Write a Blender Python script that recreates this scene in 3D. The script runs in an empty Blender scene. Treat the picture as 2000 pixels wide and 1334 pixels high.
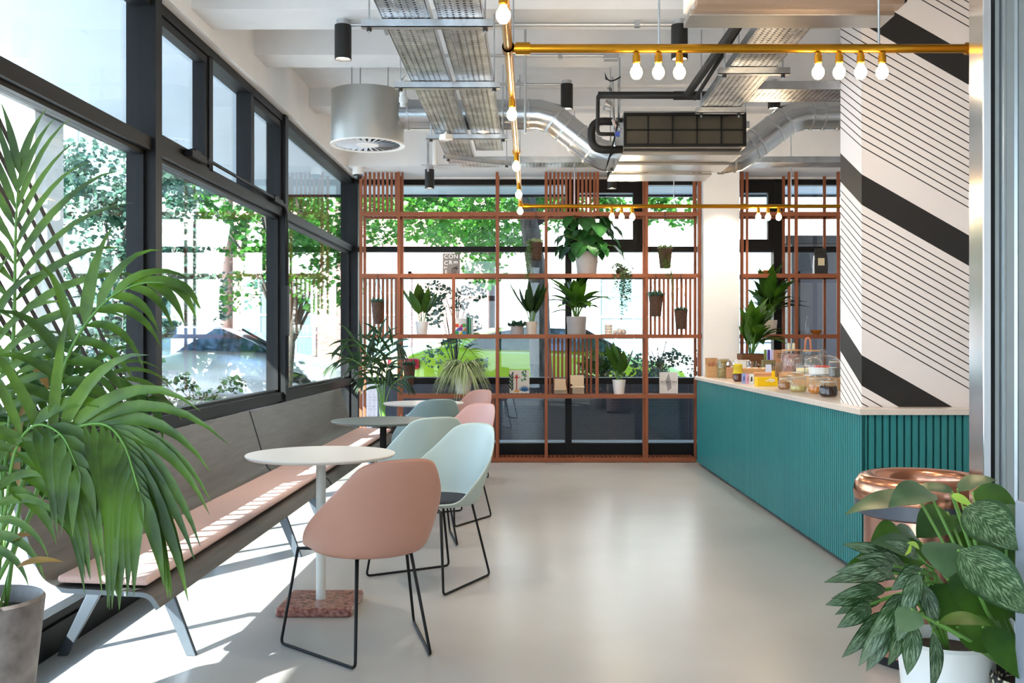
import bpy, bmesh, math, random
from mathutils import Vector, Matrix
R = random.Random(7)
PI = math.pi
F = 1944.0; U0 = 1038.0; V0 = 668.0; EYE = 1.3
col = bpy.context.scene.collection
def hx(h):
    h = h.lstrip('#'); o = []
    for i in (0, 2, 4):
        c = int(h[i:i+2], 16) / 255
        o.append(c/12.92 if c <= .04045 else ((c+.055)/1.055)**2.4)
    return (o[0], o[1], o[2], 1)
def P(u, v, y):            # a picture coordinate at depth y -> place
    return Vector(((u-U0)*y/F, y, EYE+(V0-v)*y/F))
# ------------------------------------------------------------------ materials
def newmat(name):
    m = bpy.data.materials.new(name); m.use_nodes = True
    nt = m.node_tree; b = nt.nodes['Principled BSDF']
    return m, nt, b
def N(nt, t, **kw):
    n = nt.nodes.new(t)
    for k, v in kw.items():
        if k in n.inputs.keys(): n.inputs[k].default_value = v
        else: setattr(n, k, v)
    return n
def mat(name, c, rough=.5, metal=0, var=0, vscale=6, bump=0, bscale=60, coat=0, aniso=0, stretch=None, c2=None, spec=None, sheen=0, objc=True):
    m, nt, b = newmat(name)
    c = hx(c) if isinstance(c, str) else c
    b.inputs['Base Color'].default_value = c
    b.inputs['Roughness'].default_value = rough
    b.inputs['Metallic'].default_value = metal
    b.inputs['Coat Weight'].default_value = coat
    b.inputs['Sheen Weight'].default_value = sheen
    if spec is not None: b.inputs['Specular IOR Level'].default_value = spec
    if aniso: b.inputs['Anisotropic'].default_value = aniso
    tc = N(nt, 'ShaderNodeTexCoord'); mp = N(nt, 'ShaderNodeMapping')
    nt.links.new(tc.outputs['Object'], mp.inputs['Vector'])
    if stretch: mp.inputs['Scale'].default_value = stretch
    if var or c2:
        no = N(nt, 'ShaderNodeTexNoise', Scale=vscale, Detail=5.0)
        nt.links.new(mp.outputs[0], no.inputs['Vector'])
        rp = N(nt, 'ShaderNodeValToRGB'); rp.color_ramp.elements[0].position = .3; rp.color_ramp.elements[1].position = .7
        d = hx(c2) if c2 else tuple(max(0, x*(1-var)) for x in c[:3])+(1,)
        e = c if c2 else tuple(min(1, x*(1+var)) for x in c[:3])+(1,)
        rp.color_ramp.elements[0].color = d; rp.color_ramp.elements[1].color = e
        nt.links.new(no.outputs['Fac'], rp.inputs[0]); nt.links.new(rp.outputs[0], b.inputs['Base Color'])
    if bump:
        nb = N(nt, 'ShaderNodeTexNoise', Scale=bscale, Detail=4.0)
        nt.links.new(mp.outputs[0], nb.inputs['Vector'])
        bp = N(nt, 'ShaderNodeBump', Strength=bump, Distance=.01)
        nt.links.new(nb.outputs['Fac'], bp.inputs['Height']); nt.links.new(bp.outputs[0], b.inputs['Normal'])
    return m
def emis(name, c, s):
    m, nt, b = newmat(name)
    b.inputs['Base Color'].default_value = hx(c); b.inputs['Emission Color'].default_value = hx(c)
    b.inputs['Emission Strength'].default_value = s
    return m
def leafmat(name, c, c2, rough=.42, pattern=None, pc='#B9C9A4', trans=.3):
    m, nt, b = newmat(name)
    b.inputs['Roughness'].default_value = rough
    tc = N(nt, 'ShaderNodeTexCoord')
    no = N(nt, 'ShaderNodeTexNoise', Scale=7.0, Detail=3.0); nt.links.new(tc.outputs['Object'], no.inputs['Vector'])
    rp = N(nt, 'ShaderNodeValToRGB'); rp.color_ramp.elements[0].position = .35; rp.color_ramp.elements[1].position = .65
    rp.color_ramp.elements[0].color = hx(c); rp.color_ramp.elements[1].color = hx(c2)
    nt.links.new(no.outputs['Fac'], rp.inputs[0]); out = rp.outputs[0]
    if pattern:
        uv = N(nt, 'ShaderNodeUVMap'); sp = N(nt, 'ShaderNodeSeparateXYZ'); nt.links.new(uv.outputs[0], sp.inputs[0])
        ab = N(nt, 'ShaderNodeMath', operation='ABSOLUTE')
        sb = N(nt, 'ShaderNodeMath', operation='SUBTRACT'); sb.inputs[1].default_value = .5
        nt.links.new(sp.outputs[0], sb.inputs[0]); nt.links.new(sb.outputs[0], ab.inputs[0])
        if pattern == 'edge':
            gt = N(nt, 'ShaderNodeMath', operation='GREATER_THAN'); gt.inputs[1].default_value = .24
            nt.links.new(ab.outputs[0], gt.inputs[0]); fac = gt.outputs[0]
        else:  # feathered herringbone blotches
            mu = N(nt, 'ShaderNodeMath', operation='MULTIPLY'); mu.inputs[1].default_value = -1.3
            nt.links.new(ab.outputs[0], mu.inputs[0])
            ad = N(nt, 'ShaderNodeMath', operation='ADD'); nt.links.new(mu.outputs[0], ad.inputs[0]); nt.links.new(sp.outputs[1], ad.inputs[1])
            cb = N(nt, 'ShaderNodeCombineXYZ')
            m5 = N(nt, 'ShaderNodeMath', operation='MULTIPLY'); m5.inputs[1].default_value = 26 if pattern == 'feather' else 34
            nt.links.new(ad.outputs[0], m5.inputs[0]); nt.links.new(m5.outputs[0], cb.inputs[0])
            m6 = N(nt, 'ShaderNodeMath', operation='MULTIPLY'); m6.inputs[1].default_value = 5 if pattern == 'feather' else 11
            nt.links.new(sp.outputs[0], m6.inputs[0]); nt.links.new(m6.outputs[0], cb.inputs[1])
            n2 = N(nt, 'ShaderNodeTexNoise', Scale=1.0, Detail=4.0); nt.links.new(cb.outputs[0], n2.inputs['Vector'])
            gt = N(nt, 'ShaderNodeValToRGB'); gt.color_ramp.elements[0].position = .5; gt.color_ramp.elements[1].position = .58
            nt.links.new(n2.outputs['Fac'], gt.inputs[0])
            lt = N(nt, 'ShaderNodeMath', operation='LESS_THAN'); lt.inputs[1].default_value = .42
            nt.links.new(ab.outputs[0], lt.inputs[0])
            mm = N(nt, 'ShaderNodeMath', operation='MULTIPLY'); nt.links.new(gt.outputs[0], mm.inputs[0]); nt.links.new(lt.outputs[0], mm.inputs[1])
            fac = mm.outputs[0]
        mx = N(nt, 'ShaderNodeMixRGB'); mx.inputs[2].default_value = hx(pc)
        nt.links.new(fac, mx.inputs[0]); nt.links.new(out, mx.inputs[1]); out = mx.outputs[0]
    nt.links.new(out, b.inputs['Base Color'])
    tr = N(nt, 'ShaderNodeBsdfTranslucent'); mxs = N(nt, 'ShaderNodeMixShader'); mxs.inputs[0].default_value = trans
    nt.links.new(out, tr.inputs['Color'])
    nt.links.new(b.outputs[0], mxs.inputs[1]); nt.links.new(tr.outputs[0], mxs.inputs[2])
    nt.links.new(mxs.outputs[0], nt.nodes['Material Output'].inputs[0])
    return m
def glassmat(name, tint='#FFFFFF', ior=1.5, refl=1.0, rough=0):
    m, nt, b = newmat(name); nt.nodes.remove(b)
    t = N(nt, 'ShaderNodeBsdfTransparent'); t.inputs[0].default_value = hx(tint)
    g = N(nt, 'ShaderNodeBsdfGlossy'); g.inputs['Roughness'].default_value = rough
    ge = N(nt, 'ShaderNodeNewGeometry'); dt = N(nt, 'ShaderNodeVectorMath', operation='DOT_PRODUCT')
    nt.links.new(ge.outputs['Normal'], dt.inputs[0]); nt.links.new(ge.outputs['Incoming'], dt.inputs[1])
    def mt(op, a_, b_):
        n = N(nt, 'ShaderNodeMath', operation=op)
        for i, q in enumerate((a_, b_)):
            if isinstance(q, (int, float)): n.inputs[i].default_value = q
            elif q is not None: nt.links.new(q, n.inputs[i])
        return n.outputs[0]
    k = mt('POWER', mt('SUBTRACT', 1.0, mt('MINIMUM', mt('ABSOLUTE', dt.outputs['Value'], None), 1.0)), 5.0)
    mu = N(nt, 'ShaderNodeMath', operation='MULTIPLY'); mu.inputs[1].default_value = refl
    nt.links.new(mt('ADD', mt('MULTIPLY', k, .96), .04), mu.inputs[0])
    mx = N(nt, 'ShaderNodeMixShader')
    nt.links.new(mu.outputs[0], mx.inputs[0]); nt.links.new(t.outputs[0], mx.inputs[1]); nt.links.new(g.outputs[0], mx.inputs[2])
    nt.links.new(mx.outputs[0], nt.nodes['Material Output'].inputs[0])
    return m
def brickmat(name, c1, c2, mortar, scale=4.5):
    m, nt, b = newmat(name); b.inputs['Roughness'].default_value = .85
    tc = N(nt, 'ShaderNodeTexCoord'); sp = N(nt, 'ShaderNodeSeparateXYZ'); nt.links.new(tc.outputs['Object'], sp.inputs[0])
    ad = N(nt, 'ShaderNodeMath', operation='ADD'); nt.links.new(sp.outputs[0], ad.inputs[0]); nt.links.new(sp.outputs[1], ad.inputs[1])
    cb = N(nt, 'ShaderNodeCombineXYZ'); nt.links.new(ad.outputs[0], cb.inputs[0]); nt.links.new(sp.outputs[2], cb.inputs[1])
    br = N(nt, 'ShaderNodeTexBrick', Scale=scale); br.inputs['Color1'].default_value = hx(c1); br.inputs['Color2'].default_value = hx(c2)
    br.inputs['Mortar'].default_value = hx(mortar); br.inputs['Mortar Size'].default_value = .015
    nt.links.new(cb.outputs[0], br.inputs['Vector']); nt.links.new(br.outputs[0], b.inputs['Base Color'])
    return m
# ------------------------------------------------------------------ mesh builder
class MB:
    def __init__(s): s.v = []; s.f = []; s.uv = {}; s.mi = []; s.cur = 0
    def _f(s, idx):
        s.f.append(tuple(idx)); s.mi.append(s.cur)
    def box(s, a, b, M_=None):
        x0, y0, z0 = a; x1, y1, z1 = b; n = len(s.v)
        pts = [(x0,y0,z0),(x1,y0,z0),(x1,y1,z0),(x0,y1,z0),(x0,y0,z1),(x1,y0,z1),(x1,y1,z1),(x0,y1,z1)]
        if M_ is not None: pts = [tuple(M_ @ Vector(p)) for p in pts]
        s.v += pts
        for f in ((0,3,2,1),(4,5,6,7),(0,1,5,4),(1,2,6,5),(2,3,7,6),(3,0,4,7)): s._f([n+i for i in f])
        return s
    def cbox(s, c, d, M_=None):
        return s.box([c[i]-d[i]/2 for i in range(3)], [c[i]+d[i]/2 for i in range(3)], M_)
    def prism(s, pts, z0, z1):          # plan polygon extruded in z
        n = len(s.v); k = len(pts)
        s.v += [(p[0], p[1], z0) for p in pts] + [(p[0], p[1], z1) for p in pts]
        s._f([n+i for i in reversed(range(k))]); s._f([n+k+i for i in range(k)])
        for i in range(k): s._f((n+i, n+(i+1)%k, n+k+(i+1)%k, n+k+i))
        return s
    def extrude(s, pts, axis, a, b):    # polygon in the other two axes, extruded along axis
        def mk(p, t):
            if axis == 'y': return (p[0], t, p[1])
            if axis == 'x': return (t, p[0], p[1])
            return (p[0], p[1], t)
        n = len(s.v); k = len(pts)
        s.v += [mk(p, a) for p in pts] + [mk(p, b) for p in pts]
        s._f([n+i for i in range(k)]); s._f([n+k+i for i in reversed(range(k))])
        for i in range(k): s._f((n+i, n+k+i, n+k+(i+1)%k, n+(i+1)%k))
        return s
    def lathe(s, prof, c=(0,0,0), seg=24, capb=True, capt=True, sx=1, sy=1):
        n = len(s.v); k = len(prof)
        for r, z in prof:
            for i in range(seg):
                a = 2*PI*i/seg; s.v.append((c[0]+r*math.cos(a)*sx, c[1]+r*math.sin(a)*sy, c[2]+z))
        for j in range(k-1):
            for i in range(seg):
                i2 = (i+1) % seg; s._f((n+j*seg+i, n+j*seg+i2, n+(j+1)*seg+i2, n+(j+1)*seg+i))
        if capb: s._f([n+i for i in reversed(range(seg))])
        if capt: s._f([n+(k-1)*seg+i for i in range(seg)])
        return s
    def tube(s, path, r, seg=8, cap=True, radii=None):
        path = [Vector(p) for p in path]; n = len(s.v); k = len(path)
        t0 = (path[1]-path[0]).normalized()
        up = Vector((0,0,1)) if abs(t0.z) < .9 else Vector((1,0,0))
        nx = t0.cross(up).normalized()
        for j, p in enumerate(path):
            if j == 0: t = path[1]-path[0]
            elif j == k-1: t = path[-1]-path[-2]
            else: t = (path[j+1]-path[j]).normalized()+(path[j]-path[j-1]).normalized()
            t = t.normalized() if t.length > 1e-9 else t0
            nx = (nx - t*nx.dot(t))
            nx = nx.normalized() if nx.length > 1e-6 else t.orthogonal().normalized()
            ny = t.cross(nx); rr = radii[j] if radii else r
            if 0 < j < k-1:
                d = (path[j+1]-path[j]).normalized().dot((path[j]-path[j-1]).normalized())
                rr /= max(.6, math.sqrt(max(.1, (1+d)/2)))
            for i in range(seg):
                a = 2*PI*i/seg; q = p + nx*math.cos(a)*rr + ny*math.sin(a)*rr; s.v.append(tuple(q))
        for j in range(k-1):
            for i in range(seg):
                i2 = (i+1) % seg; s._f((n+j*seg+i, n+j*seg+i2, n+(j+1)*seg+i2, n+(j+1)*seg+i))
        if cap:
            s._f([n+i for i in reversed(range(seg))]); s._f([n+(k-1)*seg+i for i in range(seg)])
        return s
    def sphere(s, c, r, seg=12, rings=8, sz=1):
        prof = []
        for j in range(rings+1):
            a = -PI/2+PI*j/rings; prof.append((max(1e-4, r*math.cos(a)), r*math.sin(a)*sz))
        return s.lathe(prof, c, seg)
    def quad(s, a, b, c, d):
        n = len(s.v); s.v += [tuple(a), tuple(b), tuple(c), tuple(d)]; s._f((n, n+1, n+2, n+3)); return s
    def leaf(s, base, tip, w, normal, sag=0.0, fold=.15, seg=6, shape='lance', curl=0.0, wave=0.0):
        """one leaf blade: a folded strip from base to tip, sagging toward -normal"""
        base = Vector(base); tip = Vector(tip); ax = tip-base; L = ax.length
        if L < 1e-6: return s
        nrm = Vector(normal); nrm = nrm - ax*(nrm.dot(ax)/(L*L))
        nrm = nrm.normalized() if nrm.length > 1e-6 else ax.orthogonal().normalized()
        side = ax.normalized().cross(nrm).normalized(); n = len(s.v)
        for j in range(seg+1):
            t = j/seg
            if shape == 'lance': ww = math.sin(PI*min(1, t**.75))**.8 if 0 < t < 1 else .02
            elif shape == 'grass': ww = (1-t)**.6*min(1, .35+3*t) if t < 1 else .03
            elif shape == 'heart': ww = math.sqrt(max(0, 1-((t-.32)/.36)**2)) if t < .32 else (1-((t-.32)/.68)**1.7)
            else: ww = math.sin(PI*t**.6)**.65 if 0 < t < 1 else .02
            if shape == 'heart' and t == 0: ww = .45
            ww = max(ww, .015)*w/2
            p = base+ax*t + nrm*(sag*L*4*t*(1-t)) - nrm*(curl*L*t*t)
            wv = nrm*(wave*w*math.sin(t*14))
            s.v += [tuple(p+side*ww+nrm*(fold*ww)+wv), tuple(p), tuple(p-side*ww+nrm*(fold*ww)-wv)]
        for j in range(seg):
            a = n+3*j
            fi = len(s.f)
            s._f((a, a+1, a+4, a+3)); s._f((a+1, a+2, a+5, a+4))
            t0, t1 = j/seg, (j+1)/seg
            s.uv[fi] = ((0,t0),(.5,t0),(.5,t1),(0,t1)); s.uv[fi+1] = ((.5,t0),(1,t0),(1,t1),(.5,t1))
        return s
def build(name, mb, m=None, parent=None, smooth=False, bevel=0, solid=0, sub=0, autos=False):
    me = bpy.data.meshes.new(name)
    vs = mb.v
    if parent is not None:
        o3 = Vector(ORI.get(parent.name, (0,0,0)))
        if o3.length > 0: vs = [(p[0]-o3.x, p[1]-o3.y, p[2]-o3.z) for p in vs]
    me.from_pydata(vs, [], mb.f)
    if mb.uv:
        ul = me.uv_layers.new(name='UVMap')
        for fi, uvs in mb.uv.items():
            ls = me.polygons[fi].loop_start
            for k, q in enumerate(uvs): ul.data[ls+k].uv = q
    ms = m if isinstance(m, (list, tuple)) else [m]
    for x in ms:
        if x: me.materials.append(x)
    if len(ms) > 1: me.polygons.foreach_set('material_index', mb.mi)
    if smooth: me.polygons.foreach_set('use_smooth', [True]*len(me.polygons))
    me.update()
    o = bpy.data.objects.new(name, me); col.objects.link(o)
    if smooth and autos:
        bm = bmesh.new(); bm.from_mesh(me)
        for e in bm.edges:
            if len(e.link_faces) == 2 and e.calc_face_angle(0) > .6: e.smooth = False
        bm.to_mesh(me); bm.free()
    if bevel:
        b = o.modifiers.new('bevel', 'BEVEL'); b.width = bevel; b.segments = 2; b.limit_method = 'ANGLE'
    if solid:
        b = o.modifiers.new('solid', 'SOLIDIFY'); b.thickness = solid; b.offset = 0
    if sub:
        b = o.modifiers.new('sub', 'SUBSURF'); b.levels = sub; b.render_levels = sub
    if parent is not None:
        o.parent = parent
        ORI[o.name] = ORI.get(parent.name, (0,0,0))
    return o
ORI = {}
def thing(name, label, cat, loc=(0,0,0), rz=0, group=None):
    o = bpy.data.objects.new(name, None); col.objects.link(o); o.empty_display_size = .1
    o.location = loc; o.rotation_euler = (0, 0, rz); o['label'] = label; o['category'] = cat
    if group: o['group'] = group
    return o
def worldthing(name, label, cat, loc, group=None):
    """an Empty at the base; its parts are given in room coordinates"""
    o = thing(name, label, cat, loc, 0, group); ORI[o.name] = tuple(loc); return o
def tag(o, label, cat, group=None, kind=None):
    o['label'] = label; o['category'] = cat
    if group: o['group'] = group
    if kind: o['kind'] = kind
    return o
def single(name, mb, m, label, cat, group=None, **kw):
    """a thing that is one mesh: origin moved to the base centre"""
    xs = [p[0] for p in mb.v]; ys = [p[1] for p in mb.v]; zs = [p[2] for p in mb.v]
    c = ((min(xs)+max(xs))/2, (min(ys)+max(ys))/2, min(zs))
    mb.v = [(p[0]-c[0], p[1]-c[1], p[2]-c[2]) for p in mb.v]
    o = build(name, mb, m, None, **kw); o.location = c
    return tag(o, label, cat, group)
def struct(name, mb, m, parent=None, **kw):
    o = build(name, mb, m, parent, **kw)
    if parent is None: o['kind'] = 'structure'
    return o
def sempty(name):
    o = bpy.data.objects.new(name, None); col.objects.link(o); o['kind'] = 'structure'; return o
def dup(root, loc=None, rz=None, label=None, group=None, mats=None):
    def cp(o, par):
        c = o.copy(); col.objects.link(c); c.parent = par
        for ch in list(o.children): cp(ch, c)
        return c
    r = root.copy(); col.objects.link(r)
    for ch in list(root.children): cp(ch, r)
    if loc is not None: r.location = loc
    if rz is not None: r.rotation_euler = (0, 0, rz)
    if label: r['label'] = label
    if group: r['group'] = group
    return r
def arc(pts, n=6):
    """round the corners of a polyline; pts = [(p, radius)]"""
    out = []
    for i, (p, r) in enumerate(pts):
        p = Vector(p)
        if i == 0 or i == len(pts)-1 or r == 0: out.append(p); continue
        a = (Vector(pts[i-1][0])-p).normalized(); b = (Vector(pts[i+1][0])-p).normalized()
        for k in range(n+1):
            t = k/n; out.append(p+a*r*(1-t)**2+b*r*t**2)
    return out
# ------------------------------------------------------------------ palette
BLK = mat('black_frame', '#101113', .5, var=.1, spec=.25)
WHT = mat('white_paint', '#ECEAE8', .6, var=.02, bump=.05, bscale=40)
CEIL = mat('ceiling_paint', '#DFDFE0', .75, var=.03, bump=.08, bscale=20)
FLOOR = mat('floor_resin', '#A7A49F', .28, var=.08, vscale=1.4, bump=.02, bscale=4, spec=.6)
COP = mat('shelf_terracotta', '#8A4A28', .5, var=.06)
GALV = mat('galvanised', '#C2C7CC', .3, 1, var=.13, vscale=14, bump=.03, bscale=20)
DUCT = mat('duct_steel', '#BCC2C7', .24, 1, var=.05, bump=.03, bscale=10)
STEEL = mat('brushed_steel', '#B4B1AD', .3, 1, var=.05, stretch=(1, 60, 60))
DKST = mat('dark_rubber_and_shade', '#100E0D', .6)
BRASS = mat('brass', '#B47F22', .3, 1, var=.06)
PIPEG = mat('grey_conduit', '#B9BBBD', .4, .7)
PINK = mat('blush_shell', '#B78674', .45, var=.02)
PINK2 = mat('pale_pink_shell', '#DBA697', .45, var=.02)
TEALS = mat('powder_green_shell', '#AFC0BB', .42, var=.02)
TEAL2 = mat('powder_blue_shell', '#86A0A2', .42, var=.02)
NAVY = mat('navy_cushion', '#20252F', .9, var=.2, vscale=90)
CUSH = mat('pink_wool', '#D9B3A8', .95, var=.05, vscale=120, bump=.2, bscale=300, sheen=.3)
PLY = mat('grey_stained_veneer', '#54524F', .5, var=.2, vscale=5, stretch=(8, .6, 8), bump=.04, bscale=40)
EDGE = mat('grey_edge', '#7E858A', .5)
TEAL = mat('teal_lacquer', '#2B7F80', .42, var=.03)
STONE = mat('cream_worktop', '#DCCFC2', .25, var=.03, vscale=20)
WPOT = mat('white_ceramic', '#E9E7E3', .4)
GPOT = mat('grey_ceramic', '#A19A98', .6, var=.04)
CPOT = mat('cream_ceramic', '#CFC3B4', .55)
SOIL = mat('soil', '#2B2019', .95, var=.4, vscale=80)
TERR = mat('red_terrazzo', '#5C2A24', .22, c2='#A8796C', vscale=55)
WTOP = mat('white_table', '#D9D6CF', .38)
GTOP = mat('sage_table', '#6D7570', .4)
WOOD = mat('pale_wood', '#C49A6C', .5, var=.12, stretch=(4, 40, 40))
BWOOD = mat('amber_wood', '#B06A2A', .4, var=.1, vscale=12)
GLASS = glassmat('window_glass', '#F4FAFB', 1.45, 1.0)
JARG = glassmat('jar_glass', '#F7F9F8', 1.45, 1.6, .02)
WICK = mat('wicker', '#4A3122', .8, var=.5, vscale=60, bump=.8, bscale=120)
LGREEN = leafmat('leaf_green', '#24480E', '#436B16')
LDARK = leafmat('leaf_dark', '#152F12', '#27491A')
LBLUE = leafmat('leaf_bluegreen', '#2E4F3D', '#587A66')
LPALM = leafmat('palm_leaf', '#2C4A0C', '#587C1A', trans=.28)
LSTEM = mat('stem_green', '#5E8B3A', .5, var=.15)
LSPID = leafmat('spider_leaf', '#5E8540', '#7A9C55', pattern='edge', pc='#D9DDB4')
LAGLA = leafmat('silver_feather_leaf', '#17340F', '#234819', pattern='feather', pc='#84997A', trans=.1)
LMOTT = leafmat('mottled_leaf', '#183611', '#264B19', pattern='mottle', pc='#7C946B', trans=.1)
LPHIL = leafmat('glossy_grey_green_leaf', '#3F5A3A', '#5B7650', .35, trans=.15)
LCITY = leafmat('street_leaf', '#2E6B24', '#63A33C', trans=.45)
BARK = mat('bark', '#6A625A', .9, c2='#3E3A36', vscale=9, stretch=(3, 3, .6), bump=.6, bscale=20)
BULB = emis('warm_bulb', '#FFD9A0', 38)
LAMPW = emis('lamp_lens', '#FFF4E2', 14)
# ================================================================== room shell
XL = -2.0; YB = 11.15; XR = 3.7; YR = -3.0; ZC = 3.5
struct('floor', MB().box((XL-.12, YR, -.1), (XR, YB+.1, 0)), FLOOR)
struct('ceiling', MB().box((XL-.3, YR, ZC), (XR+.1, YB+.1, ZC+.15)), CEIL)
struct('wall_right', MB().box((XR, YR, 0), (XR+.15, YB+.1, ZC)), WHT)
# bulkhead above each glazed side
struct('wall_left', MB().box((XL-.12, YR, 3.12), (-1.93, YB+.1, ZC)), WHT)
struct('wall_back', MB().box((-1.93, YB-.05, 3.12), (XR, YB+.1, ZC)), WHT)
for k, (y0, y1, z0) in enumerate([(5.65, 6.02, 3.19), (6.93, 7.25, 3.3), (8.62, 8.9, 3.34), (10.38, 11.1, 3.14), (3.2, 3.7, 3.19), (.4, .9, 3.19)]):
    b = struct('trim_%d' % (k+1), MB().box((-1.93, y0, z0), (XR, y1, ZC)), CEIL)
# white square column by the shelving
struct('wall_column', MB().box((1.84, 10.64, 0), (2.225, 11.05, 3.14)), WHT, bevel=.004)
# striped pillar standing by the counter: bands and pinstripes wrap round its corner
def striped():
    m, nt, b = newmat('striped_wall_paint'); b.inputs['Roughness'].default_value = .6
    g = N(nt, 'ShaderNodeTexCoord'); sp = N(nt, 'ShaderNodeSeparateXYZ'); nt.links.new(g.outputs['Object'], sp.inputs[0])
    def mt(op, a, bb):
        n = N(nt, 'ShaderNodeMath', operation=op)
        for i, q in enumerate((a, bb)):
            if q is None: continue
            if isinstance(q, (int, float)): n.inputs[i].default_value = q
            else: nt.links.new(q, n.inputs[i])
        return n.outputs[0]
    # object origin is world origin
    x = mt('MULTIPLY', mt('SUBTRACT', sp.outputs[0], 1.858), .57)
    y = mt('MULTIPLY', mt('SUBTRACT', sp.outputs[1], 5.6), -.5)
    c = mt('ADD', mt('ADD', sp.outputs[2], x), y)
    ph = mt('MODULO', mt('ADD', mt('SUBTRACT', c, 2.072), 4*1.018), 1.018)
    band = mt('LESS_THAN', ph, .172)
    q = mt('MODULO', mt('ADD', mt('SUBTRACT', ph, .328), .0455*20+.0035), .0455)
    line = mt('MULTIPLY', mt('LESS_THAN', q, .007), mt('MULTIPLY', mt('GREATER_THAN', ph, .32), mt('LESS_THAN', ph, .975)))
    fac = mt('MAXIMUM', band, line)
    mx = N(nt, 'ShaderNodeMixRGB'); mx.inputs[1].default_value = hx('#E9E1DE'); mx.inputs[2].default_value = hx('#1C1918')
    nt.links.new(fac, mx.inputs[0]); nt.links.new(mx.outputs[0], b.inputs['Base Color'])
    return m
STRIPE = striped()
struct('wall_pillar', MB().box((1.858, 5.6, .935), (3.0, 5.985, 3.5)), STRIPE)
# ------------------------------------------------------------------ glazing
wn = [0]
def window(name_parent=None):
    wn[0] += 1; return sempty('window_%d' % wn[0])
def lbar(mb, y0, y1, z0, z1, d0=-2.09, d1=-1.985): mb.box((d0, y0, z0), (d1, y1, z1))
def left_bay(y0, y1, splits, sash):
    w = window(); f = MB()
    lbar(f, y0-.045, y0+.045, 0, 3.12, -2.12, -1.965)
    for z0, z1 in ((0, .12), (.83, .9), (2.30, 2.37), (3.06, 3.12)): lbar(f, y0+.045, y1-.045, z0, z1, -2.1, -1.985)
    lbar(f, y0+.045, y1-.045, .045, .16, -2.07, -2.0)
    ys = [y0] + splits + [y1]
    for s in splits: lbar(f, s-.035, s+.035, 2.36, 3.07)
    # glazing beads round each fixed pane
    for (a, b, z0, z1) in [(y0, y1, .12, .83), (y0, y1, .9, 2.30)]:
        for q in ((a+.045, a+.07), (b-.07, b-.045)): lbar(f, q[0], q[1], z0, z1, -2.08, -2.02)
        for q in ((z0, z0+.02), (z1-.02, z1)): lbar(f, a+.045, b-.045, q[0], q[1], -2.08, -2.02)
    build('frame', f, BLK, w)
    for (z0, z1) in ((.14, .81), (.92, 2.28)):
        build('glass_pane', MB().box((-2.056, y0+.06, z0), (-2.05, y1-.06, z1)), GLASS, w)
    for i in range(len(ys)-1):
        a, b = ys[i]+.035, ys[i+1]-.035
        if i in sash:
            s = MB()
            for q in ((a+.005, a+.05), (b-.05, b-.005)): lbar(s, q[0], q[1], 2.375, 3.055, -2.06, -1.995)
            for q in ((2.375, 2.42), (3.01, 3.055)): lbar(s, a+.05, b-.05, q[0], q[1], -2.06, -1.995)
            so = build('sash', s, BLK, w)
            build('glass_pane', MB().box((-2.046, a+.045, 2.41), (-2.04, b-.045, 3.02)), GLASS, so)
            h = MB(); ym = (a+b)/2+.12
            h.box((-1.99, ym-.13, 2.365), (-1.94, ym+.13, 2.405)); h.box((-1.985, ym-.05, 2.40), (-1.95, ym+.05, 2.425))
            h.tube([(-1.965, ym+.12, 2.39), (-1.955, ym+.22, 2.385)], .012)
            build('window_actuator', h, BLK, so, bevel=.004)
        else:
            build('glass_pane', MB().box((-2.056, a-.02, 2.36), (-2.05, b+.02, 3.07)), GLASS, w)
    return w
W1 = left_bay(-3.0, -.3, [-1.2], [])
W2 = left_bay(-.3, 2.45, [.6, 1.5], [])
W3 = left_bay(2.45, 5.25, [3.4], [])
W4 = left_bay(5.25, 8.0, [6.17, 7.08], [0, 2])
W5 = left_bay(8.0, 11.1, [], [])
# black lines fixed on the pane behind the palm
v = MB()
for k in range(15):
    c = 5.6-.125*k
    ya, yb = (c-2.28)/.9, (c-.92)/.9
    for (a, b) in ((.92, 2.28),):
        y0 = max(2.55, (c-b)/.9); y1 = min(5.18, (c-a)/.9)
        if y1 <= y0: continue
        z0 = c-.9*y0; z1 = c-.9*y1
        n = .017
        v.extrude([(y0, z0-n), (y1, z1-n), (y1, z1+n), (y0, z0+n)], 'x', -2.049, -2.047)
build('vinyl_stripes', v, BLK, W3)
tr = MB()   # cable that runs from the actuators down the post
tr.tube(arc([((-1.955, 6.0, 2.40), 0), ((-1.95, 6.3, 2.395), .1), ((-1.955, 7.6, 2.395), .1), ((-1.955, 7.93, 2.37), .08), ((-1.955, 7.97, 2.1), .08), ((-1.955, 7.97, .95), 0)]), .011)
tr.box((-1.99, 7.94, 1.35), (-1.945, 8.0, 1.75))
single('window_cable', tr, BLK, 'thick black cable running under the opening windows and down the post', 'cable')
def bbar(mb, x0, x1, z0, z1, d0=YB, d1=YB+.1): mb.box((x0, d0, z0), (x1, d1, z1))
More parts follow.
